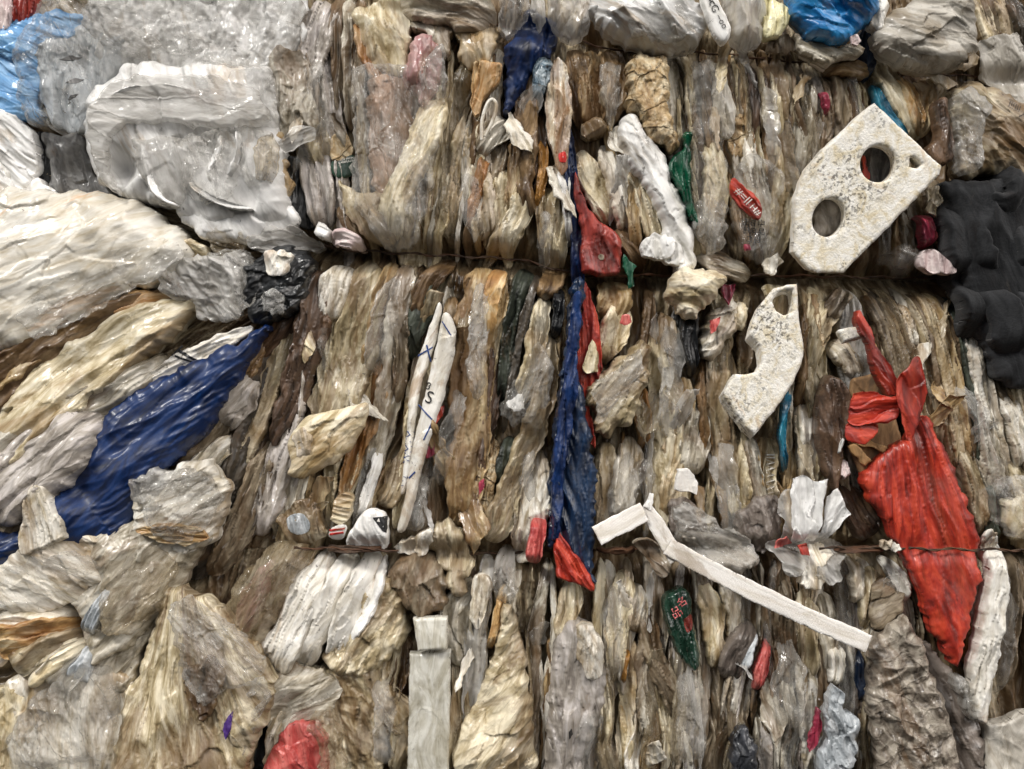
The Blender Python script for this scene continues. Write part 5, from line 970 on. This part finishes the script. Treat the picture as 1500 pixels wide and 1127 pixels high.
# layered pleats right of the red bag
names = ['first', 'second', 'third', 'fourth', 'fifth', 'sixth', 'seventh', 'eighth', 'ninth', 'tenth', 'eleventh', 'twelfth']
for k in range(11):
    t = k / 10; x0 = 1272 + 130 * t; x1 = 1340 + 110 * t
    rnd = random.Random(k)
    Z('film_fold', ['dim', 'beige', 'dark', 'rust', 'beige', 'dim', 'cream', 'tan', 'dim', 'olive', 'grey'][k], 46 + rnd.randint(0, 10),
      [(x0, 420 + rnd.randint(0, 10), 12), (x0 + (x1 - x0) * .35 + 6, 500, 15), (x0 + (x1 - x0) * .75 + 4, 600, 16), (x1 + 6, 690 + rnd.randint(-20, 40), 12)], 'thin',
      names[k] + ' from the left of the slanting pleats between red bag and garment', FOLD, group='slanting pleats right of the red bag')
for pts, mm, h, lb in [
    ([(1320, 440, 10), (1336, 490, 14), (1346, 520, 10)], 'white', 66, 'small pale finger of film above the upright red flap'),
    ([(1420, 470, 20), (1436, 550, 26), (1458, 640, 24), (1480, 710, 18)], 'white', 58, 'whitish slanting fold just under the garment'),
    ([(1418, 570, 20), (1442, 650, 32), (1466, 730, 30)], 'grey', 52, 'grey slanting fold second under the garment'),
    ([(1478, 575, 22), (1492, 630, 26), (1505, 690, 24)], 'white', 64, 'white pleated film on the right edge under the garment'),
    ([(1406, 640, 20), (1430, 720, 26), (1446, 790, 20)], 'beige', 50, 'beige slanting fold right of the big red bag'),
    ([(1446, 700, 16), (1452, 760, 18), (1462, 810, 12)], 'olive', 46, 'dark greenish fold right of the big red bag')]:
    Z('film_fold', mm, h, pts, 'fold', lb, FOLD)
P('plastic_bag', 'clear', 76, [(1450, 720), (1470, 702), (1500, 698), (1530, 720), (1530, 800), (1490, 790), (1462, 765)], 'crumple', 'sparkling clear crinkled bag on the right edge', BAG, guide=50)
P('plastic_bag', 'cream', 60, [(1470, 740), (1530, 720), (1530, 820), (1490, 800)], 'bag', 'beige film under the sparkling clear bag', BAG)
# ================================================================ lower right
for ol, mm, h, g, lb in [
    ([(1166, 800), (1146, 790), (1150, 762), (1138, 752), (1143, 720), (1158, 714), (1172, 770), (1176, 800)], 'clearwhite', 82, 70, 'left upper tatter'),
    ([(1186, 800), (1204, 780), (1212, 728), (1228, 714), (1236, 736), (1248, 754), (1226, 776), (1210, 800)], 'whitefilm', 84, 110, 'right upper tatter'),
    ([(1164, 798), (1158, 740), (1162, 702), (1178, 697), (1194, 706), (1214, 702), (1206, 750), (1196, 796)], 'whitefilm', 92, 88, 'upright middle tatter')]:
    P('plastic_film', mm, h, ol, 'sheet', lb + ' of the torn white bag tied near the third wire', 'torn white bag', guide=g, T=1, A=2.2, w=9, und=4, us=22, rg=2, sharp=1, skirt=4)
P('plastic_film', 'clearwhite', 92, [(1188, 802), (1166, 792), (1136, 788), (1126, 806), (1146, 832), (1164, 852), (1184, 834)], 'sheet', 'half clear lower left corner of the torn white bag', 'torn white bag', guide=30, rg=4)
P('plastic_film', 'clearwhite', 90, [(1190, 796), (1216, 790), (1240, 808), (1236, 848), (1218, 862), (1194, 838)], 'sheet', 'half clear lower right corner of the torn white bag', 'torn white bag', guide=60, rg=5)
P('plastic_film', 'white', 98, [(1184, 798), (1206, 792), (1220, 808), (1212, 842), (1198, 868), (1178, 866), (1170, 850), (1182, 828)], 'crumple', 'dirty front lobe of the torn white bag below its red knot', 'torn white bag', guide=80, T=6)
P('plastic_scrap', 'redink', 116, [(1176, 804), (1186, 802), (1187, 814), (1178, 815)], 'thin', 'small red knot at the centre of the torn white bag', SCRAP)['o'].data.materials.__setitem__(0, MATS['red'])
P('plastic_scrap', 'pinkred', 108, [(1142, 792), (1154, 788), (1166, 798), (1150, 804), (1140, 806)], 'thin', 'faint red patch on the lower left corner of the torn white bag', SCRAP)
P('plastic_bag', 'charcoal', 66, [(1080, 750), (1108, 728), (1138, 726), (1146, 760), (1150, 800), (1120, 815), (1086, 790)], 'crumple', 'dark grey crumpled bag left of the torn white bag', BAG, guide=70)['o'].data.materials.__setitem__(0, mat('taupe', ['8a8078', '6a6058', '4a423c'], samt=.1, rough=.35, coat=.4))
P('bubble_wrap', 'grey', 72, [(988, 782), (1012, 776), (1050, 782), (1090, 796), (1116, 810), (1112, 826), (1086, 842), (1050, 836), (1018, 812), (992, 798)], 'bag', 'grey bubble wrap wad above the woven strap', 'bubble wrap', guide=15, T=20,
  bumps=[(1000 + 14 * i + 7 * (j % 2), 786 + 12 * j + i * 3, 5, 6) for i in range(8) for j in range(3)])['o'].data.materials.__setitem__(0, MATS['dullgrey'])
P('plastic_film', 'clear', 88, [(985, 745), (1010, 735), (1060, 770), (1110, 800), (1116, 822), (1080, 840), (1040, 825), (1000, 800)], 'crumple', 'shiny clear film over the bubble wrap wad', SHEET, guide=20)
P('plastic_bag', 'grey', 62, [(975, 740), (1000, 728), (1022, 740), (1040, 780), (1010, 790), (980, 780)], 'bag', 'grey swollen bag above the bubble wrap', BAG, guide=80)['o'].data.materials.__setitem__(0, MATS['taupe'])
P('plastic_film', 'grey', 84, [(928, 800), (945, 788), (970, 800), (985, 830), (975, 852), (958, 836), (945, 815)], 'fold', 'grey triangular flap under the woven strap bend', SHEET, guide=50)
# woven strap
st = bpy.data.objects.new('woven_strap', None); COL.objects.link(st); st.location = W3(1010, 860, 110)
tag(st, 'pale woven cloth strap bent twice and lying across the folds', 'strap')
for pts, h, tl in (([(874, 786, 30), (900, 772, 30), (944, 750, 30)], 108, (0.05, 0)), ([(946, 742, 18), (964, 772, 24), (992, 820, 24)], 104, (0, 0.1)), ([(978, 800, 26), (1030, 830, 26), (1110, 870, 27), (1190, 908, 27), (1273, 944, 27)], 112, (0, 0))):
    c = np.array(pts, np.float32); xy = c[:, :2]; d = np.gradient(xy, axis=0); d /= np.hypot(d[:, 0], d[:, 1])[:, None]; n = np.stack([-d[:, 1], d[:, 0]], 1)
    ol = np.concatenate([xy + n * c[:, 2:] / 2, (xy - n * c[:, 2:] / 2)[::-1]])
    it = mkitem('strap_run', 'weave', h, ol, 'flat', ('curve', xy), sharp=1, skirt=2.5, T=1.5, r=3, noenv=1, tilt=tl, rg=.8, A=.3, w=40, und=.8, fc=())
    mesh_item(it, st); ITEMS.append(dict(it, o=st))
P('plastic_scrap', 'whitefoam', 106, [(944, 742), (952, 722), (958, 724), (954, 748)], 'thin', 'tiny white tip standing above the strap bend', SCRAP)
P('printed_pack', 'darkgreen', 66, [(972, 876), (988, 862), (1006, 860), (1014, 884), (1014, 910), (1022, 940), (1028, 972), (1016, 984), (1000, 972), (984, 940), (974, 910)], 'fold', 'dark green glossy pack with two red characters', 'printed pack', guide=75, T=14, A=3)
writing(ITEMS[-1], '品', 990, 896, 17, -30, 'pinkink'); writing(ITEMS[-1], '名', 998, 881, 15, -30, 'pinkink')
part(ITEMS[-1], 'red_blotch', 'darkred', [(1002, 905), (1012, 900), (1014, 916), (1006, 924), (1001, 914)], sharp=False)
for pts, mm, h, lb in [
    ([(920, 838, 30), (910, 890, 30), (905, 950, 28), (900, 1010, 20)], 'cream', 62, 'cream upright fold between lilac bag and green pack'),
    ([(936, 860, 24), (936, 900, 26), (932, 935, 16)], 'white', 66, 'scratched white fold left of the green pack'),
    ([(946, 870, 18), (952, 940, 24), (975, 1000, 26), (1000, 1060, 20)], 'dim', 56, 'dim grey fold swinging under the green pack'),
    ([(922, 950, 5), (916, 985, 7), (912, 1010, 4)], 'amber', 66, 'yellow orange sliver left of the green pack'),
    ([(1030, 850, 22), (1044, 900, 30), (1050, 960, 26), (1048, 990, 14)], 'cream', 62, 'pale cream fold right of the green pack'),
    ([(1102, 915, 24), (1082, 955, 36), (1062, 1000, 26)], 'taupe', 66, 'dark grey spotted leaf of film right of the cream fold'),
    ([(1110, 925, 10), (1098, 955, 12), (1088, 990, 8)], 'lightgrey', 74, 'thin bluish grey sliver beside the spotted leaf'),
    ([(1128, 936, 8), (1118, 970, 16), (1108, 1020, 14)], 'pinkred', 72, 'faded red strip right of the spotted leaf'),
    ([(1148, 850, 24), (1150, 930, 28), (1148, 1000, 26)], 'dim', 52, 'dim fold under the middle of the woven strap'),
    ([(1180, 868, 22), (1184, 930, 28), (1186, 1000, 22)], 'beige', 54, 'beige fold under the torn white bag'),
    ([(1210, 870, 22), (1214, 930, 24), (1222, 1000, 22)], 'grey', 52, 'grey fold under the right side of the torn white bag'),
    ([(1222, 945, 22), (1226, 980, 22), (1222, 1010, 14)], 'white', 66, 'pale fold under the right end of the strap'),
    ([(1258, 950, 8), (1262, 1000, 10), (1264, 1035, 6)], 'navy', 66, 'narrow navy strip below the right end of the strap'),
    ([(1252, 820, 12), (1258, 850, 16), (1256, 890, 10)], 'white', 70, 'white drip shaped fold under the rusty wire'),
    ([(1282, 830, 18), (1276, 880, 22), (1268, 930, 16)], 'beige', 62, 'beige fold right of the white drip shaped fold'),
    ([(1302, 820, 14), (1318, 850, 20), (1330, 890, 12)], 'paper', 74, 'speckled white flap between wire and red bag'),
    ([(1420, 800, 12), (1424, 860, 20), (1416, 930, 16)], 'mauve', 60, 'lilac grey strip right of the red bag'),
    ([(1424, 915, 8), (1420, 940, 12), (1416, 968, 8)], 'amber', 64, 'small yellow strip right of the red bag tip'),
    ([(1488, 810, 18), (1484, 900, 22), (1470, 1010, 20)], 'dim', 52, 'dim fold right of the white board strip')]:
    Z('film_fold', mm, h, pts, 'roll' if pts[1][2] > 28 else ('fold' if pts[1][2] > 15 else 'thin'), lb, FOLD)
P('plastic_film', 'dim', 64, [(1280, 860), (1300, 845), (1322, 870), (1322, 895), (1296, 915), (1276, 925), (1272, 890)], 'bag', 'brownish grey folded film above the quilted sheet', SHEET, guide=-30)
P('quilted_sheet', 'charcoal', 74, [(1276, 940), (1300, 920), (1326, 902), (1344, 930), (1360, 975), (1380, 1020), (1400, 1080), (1410, 1170), (1290, 1170), (1282, 1080), (1272, 1010)], 'bag', 'mottled grey quilted sheet at the bottom right', 'quilted sheet', guide=68, T=24, r=22, A=8, w=26, L=50)['o'].data.materials.__setitem__(0, mat('quilt', ['a39a8c', '7c7266', '4a4239'], samt=.25, speck=.7, rough=.4, streak=0, crackle=1.0, coat=.3))
P('plastic_bag', 'taupe', 60, [(1350, 940), (1380, 970), (1410, 1010), (1440, 1080), (1440, 1170), (1400, 1170), (1390, 1080), (1366, 1000)], 'bag', 'dark grey streaky film right of the quilted sheet', BAG, guide=65)
P('plastic_bag', 'clear', 80, [(1400, 990), (1425, 1000), (1445, 1040), (1435, 1060), (1415, 1040), (1400, 1015)], 'crumple', 'clear shiny tuft under the white board strip', SHEET)
P('board_strip', 'paper', 82, [(1448, 782), (1462, 780), (1474, 810), (1476, 860), (1470, 920), (1456, 990), (1444, 1060), (1430, 1058), (1418, 1010), (1424, 960), (1438, 890), (1448, 830)], 'fold', 'tall chipped white strip right of the red bag', 'white strip', guide=98, T=12, A=3, w=16)
P('plastic_scrap', 'white', 92, [(1444, 786), (1450, 778), (1464, 780), (1466, 806), (1450, 808)], 'crumple', 'crinkled head of the tall chipped white strip', SCRAP)
P('tray', 'lightgrey', 66, [(1446, 1062), (1480, 1056), (1500, 1046), (1540, 1044), (1540, 1170), (1446, 1170)], 'foam', 'pale grey plastic tray in the bottom right corner', 'tray', A=3, w=40, skirt=30)['o'].data.materials.__setitem__(0, MATS['dullgrey'])
P('plastic_scrap', 'lightgrey', 82, [(1218, 1008), (1236, 1012), (1240, 1040), (1256, 1055), (1260, 1080), (1256, 1115), (1230, 1140), (1196, 1140), (1204, 1090), (1210, 1050)], 'crumple', 'bluish white crumpled plastic at the bottom right of centre', SCRAP, guide=70)
P('plastic_scrap', 'magenta', 78, [(1196, 1036), (1204, 1042), (1204, 1066), (1198, 1090), (1186, 1106), (1182, 1088), (1190, 1064)], 'fold', 'crimson pink scrap left of the bluish white plastic', SCRAP)
P('plastic_bag', 'black', 68, [(1078, 1076), (1094, 1062), (1108, 1082), (1114, 1110), (1100, 1150), (1080, 1150), (1074, 1100)], 'crumple', 'black crumpled film at the bottom edge', BAG)['o'].data.materials.__setitem__(0, mat('inkgrey', ['4a4c52', '303238', '1c1e22'], samt=0, rough=.35, coat=.5))
# ================================================================ baling wires
def wire(i, segs, rr, lb):
    root = bpy.data.objects.new('baling_wire', None); COL.objects.link(root); root.location = W3(segs[0][0], float(wy(i, segs[0][0])), 0)
    tag(root, lb, 'baling wire', 'rusty wires strapping the bale')
    for (x0, x1, h) in segs:
        xs = np.arange(x0, x1 + 1, 14); pts = [(float(x), float(wy(i, x)) + 1.6 * math.sin(x * .11 + i), h + 2 * math.sin(x * .05)) for x in xs]
        tube('wire_strand', pts, rr, 'wire', root, twist=.22, sides=6)
wire(0, [(560, 1500, 8)], .9, 'uppermost rusty wire sunk between top bags and upright folds')
wire(1, [(470, 1560, 10)], 1.0, 'rusty wire across the bale above the middle tier, in a dark groove')
wire(2, [(430, 585, 78), (600, 800, 10), (880, 990, 30), (1200, 1330, 80), (1331, 1560, 92)], 1.1, 'lowest rusty wire, clearly seen over the white sack and the red bag')
for x, y, w, h, lb in ((520, 806, 100, 76, 'over the white sack'), (905, 808, 60, 50, 'right of the navy bag foot'), (1262, 806, 100, 78, 'between torn white bag and red bag')):
    Z('rust_crust', 'wire', h, [(x - w / 2, y + 1, 5), (x, y, 8), (x + w / 2, y, 5)], 'thin', 'dark rusty debris crusted along the lowest wire ' + lb, 'rust debris', noenv=1, cs=6, T=6)
for x, y, h in ((1298, 798, 90), (1312, 802, 86)): P('plastic_scrap', 'white', h, [(x - 10, y + 4), (x - 4, y - 8), (x + 8, y - 6), (x + 10, y + 4), (x, y + 8)], 'crumple', 'little white blob of film stuck on the wire, ' + ('left one' if x < 1300 else 'right one beside the red bag'), SCRAP, noenv=1)

# ================================================================ in-between folds of the three tiers
LM = [('the hanging blue bag', 775, 90), ('the pink film flare', 620, 100), ('the foam lump like a boot', 950, 130), ('the green scrap', 1005, 250), ('the red printed label', 1095, 290), ('the block with two holes', 1265, 280),
      ('the dull red pouch', 880, 370), ('the veined film disc', 480, 645), ('the long printed band', 625, 600), ('the thick tan column', 695, 560), ('the navy bag', 838, 640), ('the crooked red strip', 866, 500), ('the beige bag knot', 1020, 420),
      ('the curved foam block', 1125, 530), ('the brown leaf shaped film', 1218, 630), ('the big red bag', 1350, 760), ('the charcoal garment', 1450, 400), ('the torn white bag', 1187, 790), ('the bubble wrap', 1050, 810), ('the woven strap', 1120, 880),
      ('the green pack with red characters', 1000, 910), ('the lilac bag', 845, 1010), ('the tall glossy sleeve', 628, 1040), ('the rusty white sack', 500, 880), ('the fuzzy lump', 615, 850), ('the quilted sheet', 1340, 1040), ('the bluish white plastic', 1232, 1080), ('the faded red bag', 435, 1110), ('the amber strip', 792, 250)]
TONEW = dict(beige='dirty beige', cream='cream', tan='tan', dim='dull grey brown', grey='silvery grey', rust='rusty brown', brown='dark brown', white='whitish', mauve='mauve grey', dark='blackish brown', cleartan='see-through tan', clear='glassy clear', clearwhite='milky clear', orange='orange stained', taupe='slate grey')
def zone(x, y, R):
    if y < 400:
        t = ['beige', 'beige', 'cream', 'cream', 'tan', 'rust', 'grey', 'dim', 'white', 'orange'] if x > 620 else ['grey', 'beige', 'mauve', 'dim']
        if x > 1150: t = ['beige', 'grey', 'dim', 'tan', 'dim']
    elif y < 800:
        t = ['beige', 'beige', 'cream', 'cream', 'tan', 'grey', 'white', 'dim', 'rust', 'orange']
        if x > 1180: t = ['dim', 'beige', 'grey', 'dark', 'tan']
        if x < 470: t = ['mauve', 'dim', 'brown', 'grey']
    else:
        t = ['beige', 'cream', 'dim', 'grey', 'tan', 'cream', 'rust', 'white']
        if x > 980: t = ['dim', 'grey', 'taupe', 'beige', 'dim', 'mauve', 'white']
        if x < 600: t = ['beige', 'tan', 'dim', 'rust']
    return R.choice(t)
HAND = [(i['h'], i['polys'][0], i['polys'][0].min(0), i['polys'][0].max(0)) for i in ITEMS if 'clear' not in i['m']]
def covered(pts, h):
    n = 0; q = np.array(pts, np.float32); c = np.zeros(len(q), bool)
    for hh, pl, lo, hi in HAND:
        if hh < h - 2: continue
        m = (q[:, 0] > lo[0]) & (q[:, 0] < hi[0]) & (q[:, 1] > lo[1]) & (q[:, 1] < hi[1])
        if m.any(): c |= m & inside_of(q[:, 0], q[:, 1], [pl])
    return c.mean()
R = random.Random(7); auto = []
for k, (ya, yb) in enumerate(((62, 392), (414, 796), (818, 1160))):
    for row in range(3):
        x = 440.0 + R.uniform(0, 20)
        while x < 1500:
            w = R.choice([6, 8, 10, 12, 15, 18, 22, 28]); seg = (yb - ya) / 3
            y0 = ya + row * seg + R.uniform(-50, 10); y0 = max(y0, ya)
            y0 = ya if row == 0 else y0; y1 = min(yb, y0 + R.uniform(200, 340)); kk = float(lerp_tab(x, K[k])); xt = x + kk * (y0 - BTOP[k])
            h = R.uniform(24, 46); ww = w
            pts = [(xt + kk * (y - y0) + R.uniform(-11, 11), y, ww * f * R.uniform(.7, 1.35)) for y, f in zip(np.linspace(y0, y1, 4), (.7, 1, 1, .65))]
            samp = [(p[0] + dx, p[1]) for p in pts for dx in (-w * .3, 0, w * .3)]
            if covered(samp, h) < .62: auto.append((pts, w, h))
            x += w * R.uniform(.9, 1.5)
R.shuffle(auto); auto = auto[:230]
recs = []
for pts, w, h in auto:
    cx, cy = pts[1][0] * .5 + pts[2][0] * .5, pts[1][1] * .5 + pts[2][1] * .5
    mm = zone(cx, cy, R)
    if R.random() < .16: mm = R.choice(['cleartan', 'clear', 'clearwhite']); h += 14
    it = Z('film_fold', mm, h, pts, 'roll' if w > 28 else ('fold' if w > 16 else 'thin'), None, FOLD, group='crushed film folds packed between the larger pieces')
    lm = min(LM, key=lambda l: math.hypot(l[1] - cx, (l[2] - cy) * .8)); dx, dy = cx - lm[1], cy - lm[2]
    rel = ('right of' if dx > 0 else 'left of') if abs(dx) > abs(dy) else ('below' if dy > 0 else 'above')
    size = 'slim' if w < 20 else 'middling' if w < 30 else 'broad'
    recs.append([size + ' ' + TONEW[mm], rel + ' ' + lm[0], math.hypot(dx, dy), it['o']])
seen = {}
for r in sorted(recs, key=lambda r: r[2]):
    key = (r[0], r[1]); seen[key] = seen.get(key, 0) + 1; n = seen[key]; r.append(n)
for r in recs:
    tot = seen[(r[0], r[1])]
    od = '' if tot == 1 else ['nearest ', 'second nearest ', 'third nearest ', 'fourth nearest ', 'fifth nearest ', 'sixth nearest ', 'seventh nearest ', 'eighth nearest ', 'ninth nearest ', 'tenth nearest ', 'eleventh nearest ', 'twelfth nearest '][r[4] - 1]
    r[3]['label'] = f"{od}{r[0]} crushed fold {r[1]}"
# torn flaps of film standing a little off the folds
seenf = {}
FR = random.Random(21)
for j in range(130):
    cx, cy = FR.uniform(440, 1470), FR.choice([FR.uniform(90, 370), FR.uniform(430, 780), FR.uniform(430, 780), FR.uniform(840, 1120)])
    if covered([(cx, cy), (cx + 12, cy + 12), (cx - 12, cy - 12)], 57) > .2: continue
    ang = math.radians(FR.gauss(90, 24)); l = FR.uniform(22, 58); w = FR.uniform(10, 24); ux, uy = math.cos(ang), math.sin(ang)
    n = FR.choice([3, 4, 4, 5]); ol = []
    for (a_, b_) in [(-1, -.5), (-.9, .6), (.1, 1.0), (1, FR.uniform(-.2, .9)), (.5, -.9)][:max(4, n)]:
        a_ *= l * FR.uniform(.8, 1.1); b_ *= w * FR.uniform(.7, 1.1); ol.append((cx + ux * a_ - uy * b_, cy + uy * a_ + ux * b_))
    mm = FR.choice(['beige', 'cleartan', 'clear', 'white', 'clearwhite', 'cleartan', 'tan', 'beige', 'clear', 'grey'])
    lm = min(LM, key=lambda l_: math.hypot(l_[1] - cx, l_[2] - cy)); dx, dy = cx - lm[1], cy - lm[2]
    rel = ('right of' if dx > 0 else 'left of') if abs(dx) > abs(dy) else ('below' if dy > 0 else 'above')
    key = (mm, rel, lm[0]); seenf[key] = seenf.get(key, 0) + 1
    if seenf[key] > 1: continue
    P('film_flap', mm, 50, ol, 'sheet', f"torn {TONEW[mm]} flap of film {rel} {lm[0]}", 'film flap', guide=math.degrees(ang), group='torn flaps of film sticking out of the folds', tilt=(FR.uniform(-.3, .3), FR.choice([-.45, .45])), sharp=1, rg=3, skirt=3, A=3, w=9)
# loose clear skins over the folds, wrinkled and shiny
skins = [(470, 150, 34, 120, 85), (690, 300, 40, 90, 80), (900, 130, 40, 90, 88), (1130, 180, 30, 110, 85), (560, 480, 50, 130, 105), (700, 500, 40, 160, 95), (610, 740, 40, 80, 100), (985, 560, 45, 150, 90), (920, 720, 34, 100, 92), (1070, 720, 44, 130, 85),
         (740, 850, 50, 70, 95), (900, 930, 40, 120, 92), (1160, 1010, 60, 120, 85), (1010, 1060, 60, 120, 92), (560, 1060, 40, 120, 85), (1250, 350, 40, 60, 60), (1330, 380, 60, 40, 20), (1440, 640, 36, 140, 68), (800, 350, 30, 80, 92), (660, 640, 36, 130, 98), (1475, 930, 30, 160, 92), (850, 1080, 60, 80, 88)]
for j, (cx, cy, w, l, g) in enumerate(skins):
    w *= .62; l *= 1.25
    r = math.radians(g); ux, uy = math.cos(r), math.sin(r)
    pts = [(cx + ux * t * l / 2 + R.uniform(-6, 6), cy + uy * t * l / 2, w * f) for t, f in ((-1, .6), (-.3, 1), (.4, .9), (1, .5))]
    lm = min(LM, key=lambda l_: math.hypot(l_[1] - cx, l_[2] - cy)); dx, dy = cx - lm[1], cy - lm[2]
    rel = ('right of' if dx > 0 else 'left of') if abs(dx) > abs(dy) else ('below' if dy > 0 else 'above')
    Z('plastic_film', 'clear', 66, pts, 'sheet', f"loose shiny clear skin {rel} {lm[0]}" + (' on its long side' if l > 130 else ' beside the wire' if w > 33 else ''), SHEET, T=6)
